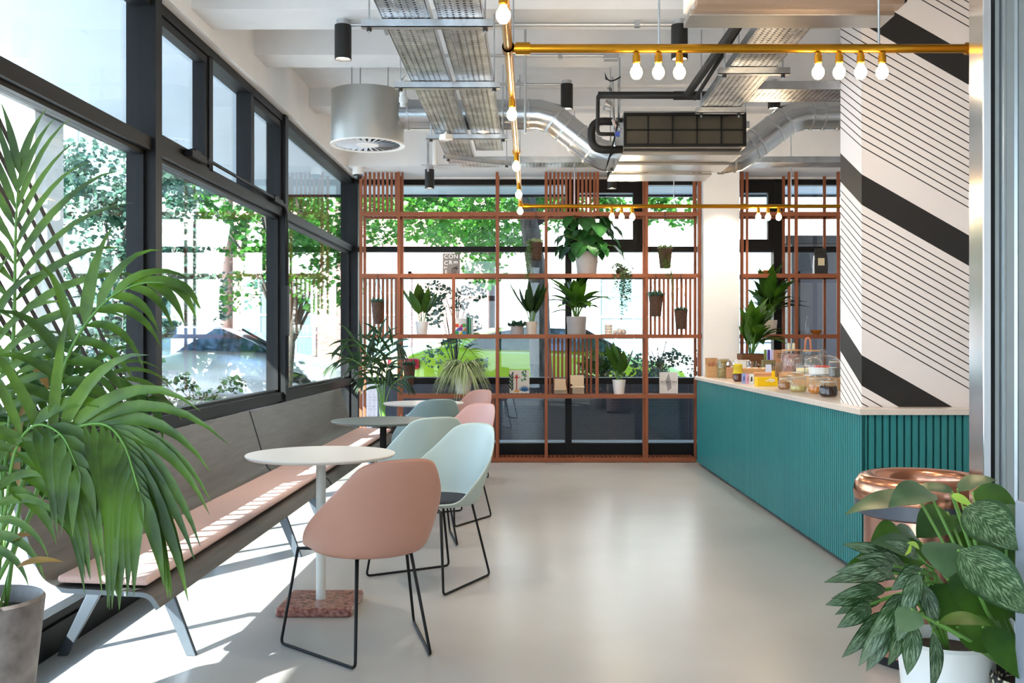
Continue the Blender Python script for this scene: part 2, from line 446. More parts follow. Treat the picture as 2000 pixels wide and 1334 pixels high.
def back_bay(x0, x1, splits, sash, pw=.04):
    w = window(); f = MB()
    bbar(f, x0-pw, x0+pw, 0, 3.12, YB-.02, YB+.12)
    for z0, z1 in ((0, .16), (.83, .9), (2.31, 2.37), (3.06, 3.12)): bbar(f, x0+pw, x1-pw, z0, z1)
    for s in splits: bbar(f, s-.03, s+.03, 2.36, 3.07)
    build('frame', f, BLK, w)
    for (z0, z1) in ((.14, .84), (.89, 2.32)):
        build('glass_pane', MB().box((x0+.03, YB+.05, z0), (x1-.03, YB+.056, z1)), GLASS, w)
    xs = [x0]+splits+[x1]
    for i in range(len(xs)-1):
        a, b = xs[i]+.03, xs[i+1]-.03
        if i in sash:
            s = MB()
            for q in ((a, a+.08), (b-.08, b)): bbar(s, q[0], q[1], 2.37, 3.06, YB-.01, YB+.07)
            for q in ((2.37, 2.45), (2.97, 3.06)): bbar(s, a+.08, b-.08, q[0], q[1], YB-.01, YB+.07)
            so = build('sash', s, BLK, w)
            build('glass_pane', MB().box((a+.07, YB+.03, 2.44), (b-.07, YB+.036, 2.98)), GLASS, so)
        else:
            build('glass_pane', MB().box((a-.01, YB+.05, 2.36), (b+.01, YB+.056, 3.07)), GLASS, w)
back_bay(-1.98, .415, [], [])
back_bay(.415, 2.76, [1.25, 1.9], [0, 2], .035)
back_bay(2.76, 3.68, [], [], .05)
struct('trim_7', MB().box((-2.12, 11.06, 0), (-1.93, 11.28, 3.12)), BLK)
# rear of the room (behind the viewpoint): unseen glazing, added to let in fill daylight
w = window(); f = MB()  # added unseen window for fill daylight
struct('wall_rear_blocker', MB().box((.3, YR-.15, 0), (XR+.1, YR, ZC)), mat('warm_rear_blocker', '#A89F94', .7))  # unseen solid stretch, added to cut rear daylight on the right foreground
for x in (-1.95, .25): f.box((x-.05, YR-.1, 0), (x+.05, YR, ZC))
for z in (.05, 2.4, 3.42): f.box((-2, YR-.1, z-.05), (.3, YR, z+.08))
build('frame', f, BLK, w)
build('glass_pane', MB().box((-1.9, YR-.05, .1), (.2, YR-.044, 3.38)), GLASS, w)
# ================================================================== outside
PAVE = mat('paving', '#BDBBB7', .85, var=.08, vscale=3)
struct('ground', MB().box((-60, -40, -.25), (60, 80, -.12)), PAVE)
CAN = mat('canopy_soffit', '#AEBAC6', .6, var=.02)
struct('trim_8', MB().prism([(-4.17, -3), (-2.13, -3), (-2.13, 11.3), (XR+3, 11.3), (XR+3, 13.5), (-4.17, 13.5)], 3.3, 3.5), CAN)
struct('trim_9', MB().prism([(-4.23, -3), (-4.17, -3), (-4.17, 13.5), (XR+3, 13.5), (XR+3, 13.56), (-4.23, 13.56)], 3.27, 3.62), BLK)
single('exterior_pier', MB().box((-5.0, 8.66, -.12), (-4.32, 9.2, 3.6)), mat('pier_render', '#E6E6E4', .8, var=.03), 'white rendered pier standing outside the left window, nearest the striped pane', 'pier', bevel=.01)
# low brick planter wall behind the lower panes
GB = brickmat('grey_blue_brick', '#55545F', '#4E4E59', '#5F5E68', 7)
single('planter_wall', MB().box((-2.0, 11.75, -.12), (5.5, 11.95, .84)).box((-2.03, 11.72, .84), (5.5, 12.0, .88)), GB, 'low grey blue brick wall outside behind the lower back panes', 'wall')
single('window_ledge', MB().box((-1.9, 11.28, -.02), (5.5, 11.5, .17)), mat('ledge_white', '#E8ECF2', .6), 'white ledge outside at the foot of the back window', 'ledge')
r_ = struct('street', MB().box((-40, 14.75, -.13), (40, 23.7, .09)), PAVE)
# buildings over the street
FAC = mat('pale_render', '#E9E6E1', .8, var=.03)
BRK = brickmat('rose_brick', '#B58C80', '#9C7468', '#CFC3BC', 5)
DGL = mat('dark_window_pane', '#6F8C8C', .15, spec=.8)
SWH = mat('sash_white', '#F1F1EE', .5)
def house(label, x0, x1, y, m, wins, h=9, name='house', rot=None, door=None):
    r = worldthing(name, label, 'building', ((x0+x1)/2, y, -.12))
    w = MB().box((x0, y, -.12), (x1, y+5, h)); build('wall', w, m, r)
    c = MB().box((x0-.1, y-.15, h), (x1+.1, y+5.1, h+.3)); build('cornice', c, SWH, r)
    for (a, b, z0, z1) in wins:
        fr = MB(); t = .07
        fr.box((a, y-.06, z0), (a+t, y, z1)); fr.box((b-t, y-.06, z0), (b, y, z1)); fr.box((a, y-.06, z0), (b, y, z0+t)); fr.box((a, y-.06, z1-t), (b, y, z1))
        fr.box((a, y-.05, (z0+z1)/2-.03), (b, y, (z0+z1)/2+.03))
        nx = 3
        for k in range(1, nx): fr.box((a+(b-a)*k/nx-.012, y-.04, z0), (a+(b-a)*k/nx+.012, y, z1))
        for k in (1, 3): fr.box((a, y-.04, z0+(z1-z0)*k/4-.012), (b, y, z0+(z1-z0)*k/4+.012))
        fo = build('window', fr, SWH, r)
        build('pane', MB().box((a+.03, y-.02, z0+.03), (b-.03, y-.01, z1-.03)), DGL, fo)
    if door:
        a, b, z1, dm = door
        build('door', MB().box((a, y-.05, -.1), (b, y, z1)), dm, r)
    return r
house('pale rendered house across the street, seen through the shelving', -.8, 10.5, 24, FAC, [(1.6+2.9*k, 2.9+2.9*k, .9, 2.9) for k in range(3)]+[(-.8+2.9*k, .5+2.9*k, 4.4, 6.4) for k in range(4)], door=(8.2, 9.3, 2.3, mat('blue_door', '#5A84B8', .5)))
house('rose brick house across the street at the left end of the shelving', -7.2, -1.05, 24, BRK, [(-6.6, -5.2, .9, 3.0), (-4.3, -2.9, .9, 3.0), (-6.6, -5.2, 4.6, 6.6), (-4.3, -2.9, 4.6, 6.6)])
house('pale house far left outside beyond the striped window', -24, -7.5, 24, FAC, [(-23+3*k, -21.7+3*k, .9, 3.0) for k in range(5)]+[(-23+3*k, -21.7+3*k, 4.6, 6.6) for k in range(5)])
# added dark block standing for a reflected interior, right end of the back window
KI = mat('backdrop_brown', '#2A221F', .5, var=.2)
r = worldthing('reflection_backdrop', 'dark brown block outside, added for a dark reflection behind the right end of the shelving', 'reflection_backdrop', (4.3, 13.2, -.12))
build('wall', MB().box((3.32, 12.7, -.12), (5.6, 13.4, 2.55)), KI, r)  # face of the added backdrop block
build('door', MB().box((3.42, 12.66, 0), (4.0, 12.7, 2.2)), mat('backdrop_door', '#3E3334', .5), r)
build('backdrop_top', MB().box((3.22, 12.6, 2.55), (5.7, 13.45, 2.65)), BLK, r)
# ------------------------------------------------------------------ cars
RUB = mat('tyre', '#17181A', .8); CHR = mat('wheel_alloy', '#A8ABAE', .3, .9)
CGL = mat('car_glass', '#20303A', .08, spec=1); REDL = mat('tail_lamp', '#B3122A', .2, spec=.8); PLT = mat('car_trim_dark', '#2A2C2F', .5)
def car_body():
    # stations along the length: (x, half width, z low, z shoulder, z roof, roof half width)
    st = [(-2.2, .62, .35, .78, .80, .5), (-2.1, .82, .28, .92, .95, .62), (-1.7, .92, .24, .98, 1.03, .66), (-1.1, .94, .22, .97, 1.22, .6), (-.4, .93, .22, .95, 1.33, .58),
          (.3, .92, .22, .92, 1.31, .58), (.8, .92, .22, .9, 1.1, .6), (1.15, .92, .22, .88, .92, .66), (1.7, .9, .24, .8, .83, .64), (2.1, .82, .28, .68, .70, .55), (2.25, .6, .35, .6, .61, .45)]
    m = MB(); k = 12
    for (x, w, zl, zs, zr, rw) in st:
        ring = [(w*.8, zl), (w, zl+.12), (w, (zl+zs)/2), (w*.97, zs), (rw+.05*(zr-zs), zs+(zr-zs)*.55), (rw*.8, zr)]
        m.v += [(x, p[0], p[1]) for p in ring] + [(x, -p[0], p[1]) for p in reversed(ring)]
    for j in range(len(st)-1):
        for i in range(k):
            i2 = (i+1) % k; m._f((j*k+i, (j+1)*k+i, (j+1)*k+i2, j*k+i2))
    m._f(list(range(k))); m._f([(len(st)-1)*k+i for i in reversed(range(k))])
    return m
def make_car(name, label, paint, loc, rz):
    r = thing(name, label, 'car', loc, rz); r.scale = (1.05, 1.05, 1.13)
    build('body', car_body(), paint, r, smooth=True, sub=1)
    g = MB()
    for s in (1, -1):
        g.extrude([(-1.35, 1.01), (-1.0, 1.17), (-.4, 1.27), (.3, 1.25), (.72, 1.09), (1.0, .93), (-1.1, .98)], 'y', s*.62 if s > 0 else -.9, s*.9 if s > 0 else -.62)
    for i, p in enumerate(g.v):   # lean the side glass inward with the cabin
        t = (p[2]-.93)/.34; g.v[i] = (p[0], math.copysign(.89-.26*max(0, t), p[1]) if abs(p[1]) > .8 else p[1], p[2])
    build('side_windows', g, CGL, r)
    ws = MB().quad((-1.62, -.56, 1.055), (-1.62, .56, 1.055), (-1.0, .5, 1.262), (-1.0, -.5, 1.262))
    build('rear_window', ws, CGL, r, solid=.03)
    ws = MB().quad((.55, -.52, 1.25), (.55, .52, 1.25), (1.12, .6, .96), (1.12, -.6, .96))
    build('windscreen', ws, CGL, r, solid=.03)
    for x in (-1.4, 1.35):
        for s in (1, -1):
            t = MB(); a = []
            t.lathe([(.18, -.09), (.31, -.1), (.33, -.06), (.33, .06), (.31, .1), (.18, .09)], (0, 0, 0), 20)
            mm = Matrix.Translation((x, s*.84, .33)) @ Matrix.Rotation(PI/2, 4, 'X')
            t.v = [tuple(mm @ Vector(p)) for p in t.v]
            wo = build('wheel', t, RUB, r, smooth=True, autos=True)
            h = MB().lathe([(.03, .1), (.2, .09), (.2, -.09), (.03, -.1)], (0, 0, 0), 14)
            h.v = [tuple(mm @ Vector(p)) for p in h.v]; build('hubcap', h, CHR, wo)
    for s in (1, -1):
        build('tail_light', MB().box((-2.2, s*.5 if s > 0 else -.86, .72), (-1.98, s*.86 if s > 0 else -.5, .86)), REDL, r, bevel=.03)
    build('bumper', MB().box((-2.26, -.66, .3), (-2.1, .66, .5)), PLT, r, bevel=.03)
    return r
LIME = mat('lime_car_paint', '#A6C52B', .2, coat=.6); SILV = mat('silver_car_paint', '#C9CED4', .25, .4, coat=.5); WCAR = mat('white_car_paint', '#E4E6E8', .2, coat=.5)
make_car('parked_car', 'lime green parked coupe behind the shelving', LIME, (.1, 15.9, .09), .30)
make_car('parked_car', 'white parked car at the right end of the window, red tail light showing', WCAR, (4.1, 17.9, .09), 1.3)
make_car('parked_car', 'silver parked car outside the middle of the left window', SILV, (-5.2, 16.2, .09), .1)
make_car('parked_car', 'white parked car outside far left, beyond the palm', WCAR, (-10.6, 16.4, .09), .05)
# ------------------------------------------------------------------ street trees and shrubs
def leaf_cloud(n, fn, size, seed):
    rr = random.Random(seed); m = MB()
    for i in range(n):
        p = fn(rr)
        if p is None: continue
        a = rr.uniform(0, 2*PI); el = rr.uniform(-1.0, .5); s = size*rr.uniform(.6, 1.3)
        d = Vector((math.cos(a)*math.cos(el), math.sin(a)*math.cos(el), math.sin(el)))
        q = d.orthogonal().normalized(); q = (q*rr.uniform(-1, 1)+d.cross(q)*rr.uniform(-1, 1)).normalized()
        p = Vector(p); w = q*s*.36
        n0 = len(m.v); m.v += [tuple(p), tuple(p+d*s*.5+w), tuple(p+d*s), tuple(p+d*s*.5-w)]
        m._f((n0, n0+1, n0+2, n0+3))
    return m
def clump(centres, r):
    def fn(rr):
        c = rr.choice(centres); rad = c[3] if len(c) > 3 else r
        while True:
            q = Vector((rr.uniform(-1, 1), rr.uniform(-1, 1), rr.uniform(-1, 1)))
            if q.length < 1: break
        q = q.normalized()*rad*q.length**.5
        return (c[0]+q.x, c[1]+q.y, c[2]+q.z*.75)
    return fn
def tree(name, label, trunk, tr, centres, r, n, size, lm, seed, limbs=True):
    if trunk[0][1] > 14.75: trunk[0] = (trunk[0][0], trunk[0][1], .09)
    t = worldthing(name, label, 'tree' if 'tree' in name else 'shrub', trunk[0])
    mb = MB().tube(trunk, tr, 10, radii=[tr*(1-.35*i/(len(trunk)-1)) for i in range(len(trunk))])
    if limbs:
        rr = random.Random(seed+1); top = Vector(trunk[-1])
        for c in centres[::max(1, len(centres)//9)]:
            b = Vector(trunk[rr.randrange(len(trunk)//2, len(trunk))]); c2 = Vector(c[:3])
            mid = (b+c2)/2+Vector((0, 0, .25)); mb.tube([b, mid, c2], tr*.3, 6, radii=[tr*.35, tr*.2, tr*.08])
    build('trunk', mb, BARK, t, smooth=True)
    build('foliage', leaf_cloud(n, clump(centres, r), size, seed), lm, t)
    return t
rr = random.Random(3)
cen = []
for i in range(130):
    x = rr.uniform(-2.7, .7); y = rr.uniform(14, 17); lo = 2.75+.35*math.sin(x*2.3)+(.35 if x > -.6 else 0)
    cen.append((x, y, rr.uniform(lo, 5.2), rr.uniform(.22, .5)))
for i in range(26):
    cen.append((rr.uniform(.6, 3.6), rr.uniform(14, 16), rr.uniform(3.3, 5.2), rr.uniform(.15, .38)))
tree('street_tree', 'tall street tree with grey trunk and bright green leaves behind the shelving', [(.2, 13.9, -.12), (.12, 13.9, 1.2), (.1, 13.9, 2.1), (-.02, 13.95, 2.9), (-.12, 14.0, 3.8), (-.1, 14.2, 5)], .17, cen, .4, 27000, .1, LCITY, 11)
cen = [(-5.75+rr.uniform(-.75, .75), 13.9+rr.uniform(-.5, .5), rr.uniform(1.0, 3.9), rr.uniform(.22, .5)) for i in range(60)]
tree('street_tree', 'dense blue green tree outside the left window, behind the palm', [(-5.8, 13.9, -.12), (-5.75, 13.9, 1), (-5.7, 13.9, 2.6)], .12, cen, .4, 9000, .1, LBLUE, 12)
cen = [(-6.1+rr.uniform(-.6, .5), 17.4+rr.uniform(-.4, .4), rr.uniform(1.4, 4.4), rr.uniform(.25, .5)) for i in range(34)]
tree('street_tree', 'blue green tree outside the middle left window, right of the tall post', [(-6.1, 17.4, -.12), (-6.0, 17.4, 1), (-6.0, 17.4, 2.9)], .11, cen, .4, 4200, .11, LBLUE, 13)
cen = [(-3.7+rr.uniform(-1.0, 1.0), 15+rr.uniform(-.8, .8), rr.uniform(2.0, 5.2), rr.uniform(.25, .45)) for i in range(60)]
tree('street_tree', 'green tree outside at the far corner of the two glazed walls', [(-3.6, 14.4, -.12), (-3.5, 14.4, 1.2), (-3.4, 14.7, 3.2)], .09, cen, .4, 8000, .11, LCITY, 14)
def shrub(label, x, y, z0, z1, w, n, size, lm, seed, spread=.13, k=12):
    q = random.Random(seed)
    cen = [(x+q.uniform(-w, w), y+q.uniform(-.2, .2), q.uniform(z0+.1, z1), spread*q.uniform(.6, 1.3)) for i in range(k)]
    tree('garden_shrub', label, [(x, y, -.12), (x, y, z0+.05), (x+.03, y, (z0+z1)/2)], .02, cen, spread, n, size, lm, seed)
shrub('sparse blue green shrub outside below the book with white letters', -.95, 12.4, .9, 1.95, .42, 900, .055, LBLUE, 21)
shrub('thick green shrub outside left of the single leafy white pot', .88, 12.4, .7, 1.12, .24, 1100, .06, LGREEN, 22)
shrub('light green shrub outside behind the tall leafed plant on the lowest shelf', 1.58, 12.5, .7, 1.2, .25, 700, .05, LBLUE, 23)
shrub('thin twiggy shrub outside behind the grey and white book', 2.15, 12.3, .8, 1.15, .3, 260, .05, LBLUE, 24, .08, 8)
shrub('dark shrub outside at the bottom of the middle left window', -4.4, 13.0, 0, .9, .8, 1200, .07, LDARK, 25, .22, 16)
for i, (u_, y_, l_) in enumerate([(175, 12.0, 'white flowering bush outside behind the palm fronds')]):
    FL = mat('white_blossom', '#F3EEF0', .7)
    c = P(u_+45, 690, y_); q = random.Random(31)
    cen = [(c.x+q.uniform(-.5, .5), y_+q.uniform(-.3, .3), q.uniform(.5, 1.3), .2) for i in range(12)]
    t = worldthing('flower_bush', l_, 'bush', (c.x, y_, -.12))
    build('stems', MB().tube([(c.x, y_, -.12), (c.x, y_, .9)], .03), BARK, t)
    build('foliage', leaf_cloud(900, clump(cen, .2), .07, 32), LDARK, t)
    build('blossom', leaf_cloud(700, clump(cen, .22), .04, 33), FL, t)
# ================================================================== shelving
YS = 10.75; YF = 11.03; SC = F/YS
def sx(u): return (u-U0)/SC
def sz(v): return EYE+(V0-v)/SC
Z1, Z2, Z3, Z4, Z0 = sz(418), sz(538.5), sz(657), sz(774), sz(898)
def post(par, u, z0, z1, y=YS, w=.062, name='post'):
    x = sx(u); build(name, MB().box((x-w/2, y-.014, z0), (x+w/2, y+.014, z1)), COP, par, bevel=.002)
def shelf(par, u0, u1, z, kind, fy=YS):
    x0, x1 = sx(u0), sx(u1)
    build('rail', MB().box((x0, YS-.016, z-.022), (x1, YS+.012, z+.022)), COP, par)
    build('rail', MB().box((x0, YF-.014, z-.02), (x1, YF+.014, z+.02)), COP, par)
    m = MB()
    if kind == 'board': m.box((x0, YS+.012, z-.006), (x1, YF-.014, z+.016))
    else:
        n = int((x1-x0)/.045)
        for i in range(n+1):
            x = x0+.01+(x1-x0-.02)*i/max(1, n); m.box((x-.011, YS+.012, z), (x+.011, YF-.014, z+.02))
    build('shelf_board' if kind == 'board' else 'slatted_shelf', m, COP, par)
def slats(par, u0, u1, z0, z1, n, y=YS+.03):
    m = MB(); x0, x1 = sx(u0), sx(u1)
    for i in range(n):
        x = x0+(x1-x0)*(i+.5)/n; m.box((x-.0125, y-.012, z0), (x+.0125, y+.012, z1))
    build('slat_panel', m, COP, par)
SH = worldthing('shelving_unit', 'tall terracotta metal shelving grid left of the white column', 'shelving', (0, YS, 0))
TOP = 3.135
for u in (705, 779, 971, 1067, 1263, 1366): post(SH, u, 0.0, TOP, w=.032 if u not in (779,) else .03)
for u in (785.5, 1258): post(SH, u+0, 0 if u > 1000 else Z3, TOP, w=.022, y=YS+.03)
for u, a, b in ((886, Z3, Z2), (1167, Z1, TOP), (1166, Z4, Z3)): post(SH, u, a, b, w=.036 if b < TOP else .03)
for u in (704, 778, 971, 1067, 1263, 1366): post(SH, u, 0.0, TOP, y=YF, w=.03)
for (a, b, k) in ((705, 779, 's'), (779, 971, 's'), (971, 1067, 's'), (1067, 1263, 's'), (1263, 1366, 's')): shelf(SH, a, b, Z1, 'slat')
for (a, b) in ((705, 779), (779, 971), (971, 1067), (1067, 1263), (1263, 1368)): shelf(SH, a, b, Z2, 'board')
for (a, b) in ((705, 779), (779, 971), (971, 1067), (1067, 1263), (1263, 1372)): shelf(SH, a, b, Z3, 'board')
for (a, b, k) in ((779, 971, 'board'), (971, 1067, 'slat'), (1067, 1166, 'slat'), (1166, 1263, 'board'), (1263, 1359, 'board')): shelf(SH, a, b, Z4, k)
for (a, b) in ((779, 971), (971, 1067), (1067, 1263), (1263, 1358)): shelf(SH, a, b, Z0, 'slat')
slats(SH, 709, 777, Z1+.02, TOP, 8); slats(SH, 1071, 1165, Z1+.02, TOP, 12)
slats(SH, 709, 777, Z3+.02, Z2-.02, 8); slats(SH, 1267, 1362, Z3+.02, Z2-.02, 11)
slats(SH, 1071, 1161, Z4+.02, Z3-.02, 11, YF-.03); slats(SH, 941, 968, Z0+.02, Z4-.02, 3)
slats(SH, 1350, 1362, Z1, TOP, 1)
SH2 = worldthing('shelving_unit', 'terracotta metal shelving grid right of the white column, behind the counter', 'shelving', (2.8, YS, 0))
for u, w_ in ((1449, .035), (1459, .026), (1541, .026), (1555, .034), (1637, .032)): post(SH2, u, 0, TOP, w=w_)
for u in (1449, 1543, 1625, 1700): post(SH2, u, 0, TOP, y=YF, w=.03)
for z, k in ((Z1, 'slat'), (Z2, 'board'), (Z3, 'board'), (Z0, 'slat')): shelf(SH2, 1447, 1715, z, k)
post(SH2, 1715, 0, TOP, w=.03)
# ================================================================== counter
CT = worldthing('counter', 'teal ribbed service counter with cream worktop', 'counter', (2.2, 8, 0))
A_, B_ = Vector((1.815, 5.47, 0)), Vector((1.757, 10.58, 0))
build('carcass', MB().prism([(1.835, 5.49), (3.4, 5.49), (3.4, 6.3), (2.5, 6.3), (2.5, 10.58), (1.777, 10.58)], .03, .9), mat('teal_backing', '#15494B', .6), CT)
rb = MB(); n = 128; d = (B_-A_)/n
for i in range(n):
    p = A_+d*i; q = p+d*.7
    rb.prism([(p.x, p.y), (p.x+.02, p.y), (q.x+.02, q.y), (q.x, q.y)], .03, .9)
n = 40
for i in range(n):
    x = 1.815+i*.04; rb.box((x, 5.47, .03), (x+.029, 5.49, .9))
build('ribbed_front', rb, TEAL, CT)
build('plinth', MB().prism([(1.86, 5.52), (3.4, 5.52), (3.4, 6.2), (2.5, 6.2), (2.5, 10.56), (1.80, 10.56)], 0, .03), DKST, CT)  # recessed kick; its black also paints the shadow line there
build('worktop', MB().prism([(1.795, 5.445), (3.4, 5.445), (3.4, 6.35), (2.55, 6.35), (2.55, 10.6), (1.737, 10.6)], .9, .935), STONE, CT, bevel=.003)
# ================================================================== ribbed aluminium partition and the grey block at the right edge
ALU = mat('ribbed_aluminium', '#A4AAAB', .3, 1, var=.04)
MP = worldthing('metal_partition', 'ribbed aluminium partition at the right edge of the picture', 'partition', (2.2, 3.7, 0))
m = MB(); pts = []
x = 1.70
while x < 3.0:
    pts += [(x, 3.66), (x+.02, 3.66), (x+.03, 3.645), (x+.036, 3.645), (x+.046, 3.66), (x+.075, 3.66), (x+.083, 3.652), (x+.091, 3.66)]; x += .1
pts2 = [(p[0], p[1]+.003) for p in reversed(pts)]
k = len(pts)
nn = len(m.v); m.v += [(p[0], p[1], 0) for p in pts]+[(p[0], p[1], 3.5) for p in pts]
for i in range(k-1): m._f((nn+i, nn+i+1, nn+k+i+1, nn+k+i))
build('ribbed_sheet', m, ALU, MP, solid=.003)
build('edge_post', MB().box((1.652, 3.64, 0), (1.681, 3.76, 3.5)), mat('polished_edge', '#DADDE0', .16, 1), MP, bevel=.003)
build('seal', MB().box((1.682, 3.65, 0), (1.70, 3.7, 3.5)), BLK, MP)
build('core', MB().box((1.70, 3.68, 0), (3.0, 3.76, 3.5)), GPOT, MP)
single('grey_plinth', MB().box((1.272, 2.3, 0), (1.75, 2.62, .885)), mat('grey_plinth_paint', '#8B919B', .6, var=.04), 'plain grey plinth at the bottom right edge beside the leafy plants', 'plinth', bevel=.004)
# ================================================================== bench
def bench(label, y0, y1, legs):
    r = worldthing('bench', label, 'bench', (-1.6, (y0+y1)/2, 0), 'grey veneer benches along the left windows')
    prof = arc([((-1.872, 0, .845), 0), ((-1.745, 0, .425), .09), ((-1.36, 0, .405), .035), ((-1.325, 0, .352), 0)], 8)
    def sheet(off, th):
        out = []
        for i, p in enumerate(prof):
            t = (prof[min(i+1, len(prof)-1)]-prof[max(i-1, 0)]).normalized(); nrm = Vector((t.z, 0, -t.x))
            if nrm.z < 0 and abs(nrm.z) > .5: nrm = -nrm
            if nrm.x < 0 and abs(nrm.z) <= .5: nrm = -nrm
            out.append(p+nrm*off)
        return out
    def strip(ya, yb, th, m):
        a, b = sheet(0, 0), sheet(-th, 0); n = len(a)
        k = len(m.v)
        m.v += [(p.x, ya, p.z) for p in a]+[(p.x, ya, p.z) for p in b]+[(p.x, yb, p.z) for p in a]+[(p.x, yb, p.z) for p in b]
        for i in range(n-1):
            m._f((k+i, k+i+1, k+2*n+i+1, k+2*n+i)); m._f((k+n+i, k+3*n+i, k+3*n+i+1, k+n+i+1))
            m._f((k+i, k+n+i, k+n+i+1, k+i+1)); m._f((k+2*n+i, k+2*n+i+1, k+3*n+i+1, k+3*n+i))
        for e in (0, n-1): m._f((k+e, k+2*n+e, k+3*n+e, k+n+e))
        return m
    build('bench_shell', strip(y0+.004, y1-.004, .014, MB()), PLY, r, smooth=True, autos=True)
    for e in (y0, y1-.004):
        jn = 6 < e < 7
        build('end_edge', strip(e-(.006 if jn and e < 6.61 else 0), e+(.012 if jn and e > 6.61 else .004), .017, MB()), BLK if jn else EDGE, r)
    c = MB()
    c.box((-1.70, y0+.012, .425), (-1.375, y1-.012, .452))
    c.v = [(p[0], p[1], p[2]+(.0 if p[0] > -1.5 else .012)) for p in c.v]
    build('seat_cushion', c, CUSH, r, bevel=.012)
    for y in legs:
        for s in (0, 1):
            if s == 0: pts = [(-1.60, .40), (-1.535, .40), (-1.388, 0), (-1.428, 0)]
            else: pts = [(-1.77, .405), (-1.705, .40), (-1.925, 0), (-1.965, 0)]
            build('leg', MB().extrude(pts, 'y', y-.012, y+.012), mat_leg, r, bevel=.003)
        build('leg_plate', MB().box((-1.76, y-.03, .392), (-1.53, y+.03, .402)), mat_leg, r)
    return r
mat_leg = mat('leg_steel', '#59616A', .35, .6)
bench('nearer grey veneer bench with pink seat pad along the left window', 3.55, 6.6, (4.13, 6.02))
bench('farther grey veneer bench with pink seat pad, ending by the shelving', 6.615, 9.75, (6.8, 9.2))
# ================================================================== tables
def table(label, x, y, topm, baset, poleM, r=.36):
    t = thing('round_table', label, 'table', (x, y, 0), 0, 'round pedestal tables along the bench')
    build('tabletop', MB().lathe([(r-.012, .738), (r, .748), (r, .753), (r-.002, .755)], seg=72), topm, t)
    build('pole', MB().lathe([(.0235, .04), (.0235, .72), (.09, .726), (.09, .738)], seg=24), poleM, t, smooth=True, autos=True)
    b = build('base', MB().cbox((0, 0, .0225), (.36, .36, .045)), baset, t, bevel=.012)
    return t
WPOLE = mat('pale_pole', '#C3C6C2', .4)
table('white topped round table nearest, on a red terrazzo block', -1.03, 4.87, WTOP, TERR, WPOLE)
table('dark sage topped round table with black pole, middle of three', -1.035, 6.95, GTOP, mat('black_base', '#26282A', .5), BLK)
table('white topped round table farthest, next to the shelving', -.97, 8.95, WTOP, TERR, WPOLE)
# ================================================================== chairs
def shell_pt(th, t):
    """th: angle round the seat (0 = back, +-pi = front); t: 0 centre of seat .. 1 rim"""
    a = abs(th)/PI
    # plan radii
    bx = .285; by = .275 if abs(th) < PI/2 else .245
    # rim height: flat across the back, straight fall along the arms, low front lip
    if a < .2: zr = .84-.03*(a/.2)**3
    elif a < .62:
        q = (a-.2)/.42; zr = .81-(.81-.45)*q**.88
    else: zr = .45-.015*((a-.62)/.38)
    dx, dy = math.sin(th), -math.cos(th)
    if t <= .55:
        k = t/.55*.84; sag = .0
        return (dx*bx*k*.92, dy*by*k*.95, .418+.006*(t/.55)**2)
    q = (t-.55)/.45
    lean = .075*max(0, math.cos(th))
    rr_ = .84+.16*min(1, q*1.15)**.8
    zz = .424+(zr-.424)*(q**1.35 if zr > .5 else q)
    back = lean*q*q
    narrow = 1-.0*max(0, (zz-.6)/.24)*(1 if abs(th) < PI/2 else 0)
    return (dx*bx*rr_*narrow*(.92+.08*q), dy*by*rr_*(.95+.05*q)-back, zz)
def make_chair(label, m, cush=True):
    r = thing('tub_chair', label, 'chair', (0, 0, 0), 0, 'tub chairs around the round tables')
    s = MB(); na, nt_ = 40, 13
    s.v.append((0, 0, .418))
    for j in range(1, nt_+1):
        for i in range(na): s.v.append(shell_pt(-PI+2*PI*i/na, j/nt_))
    for i in range(na): s._f((0, 1+i, 1+(i+1) % na))
    for j in range(nt_-1):
        for i in range(na):
            i2 = (i+1) % na; s._f((1+j*na+i, 1+(j+1)*na+i, 1+(j+1)*na+i2, 1+j*na+i2))
    build('seat_shell', s, m, r, smooth=True, solid=.011, sub=1)
    c = MB().lathe([(.17, .424), (.195, .432), (.19, .447), (.15, .452)], seg=32, sx=1.08, sy=1.02)
    build('seat_pad', c, NAVY, r, smooth=True)
    for sd in (1, -1):
        pts = arc([((sd*.12, -.15, .415), 0), ((sd*.165, -.245, .007), .025), ((sd*.312, .24, .007), .025), ((sd*.25, .2, .415), 0)], 5)
        pts = [Vector((sd*.06, -.06, .412))]+pts+[Vector((sd*.1, .1, .412))]
        build('sled_leg', MB().tube(pts, .0065, 8), BLK, r, smooth=True)
    return r
def face(dx, dy): return math.atan2(-dx, dy)
ch = make_chair('salmon pink chair nearest, at the white table on the terrazzo block', PINK)
ch.location = (-.685, 4.235, 0); ch.rotation_euler.z = face(-.52, .85)
c2 = make_chair('pale sea green chair with dark seat pad, right of the nearest table', TEALS)
c2.location = (-.52, 5.47, 0); c2.rotation_euler.z = face(-.67, -.74)
def mc(src, m, loc, f, label):
    o = dup(src, (loc[0], loc[1], 0), face(*f), label)
    for c in o.children:
        if c.name.startswith('seat_shell'):
            c.data = c.data.copy(); c.data.materials.clear(); c.data.materials.append(m)
    return o
mc(ch, TEALS, (-.73, 6.48), (-.45, .88), 'pale sea green chair seen from behind at the dark sage table')
mc(c2, PINK2, (-.59, 7.36), (-.7, -.7), 'pale pink chair right of the dark sage table')
mc(ch, TEAL2, (-.90, 8.42), (-.45, .88), 'powder blue chair seen from behind at the farthest table')
mc(c2, PINK, (-.70, 9.5), (-.7, -.7), 'salmon pink chair farthest away, beside the shelving')
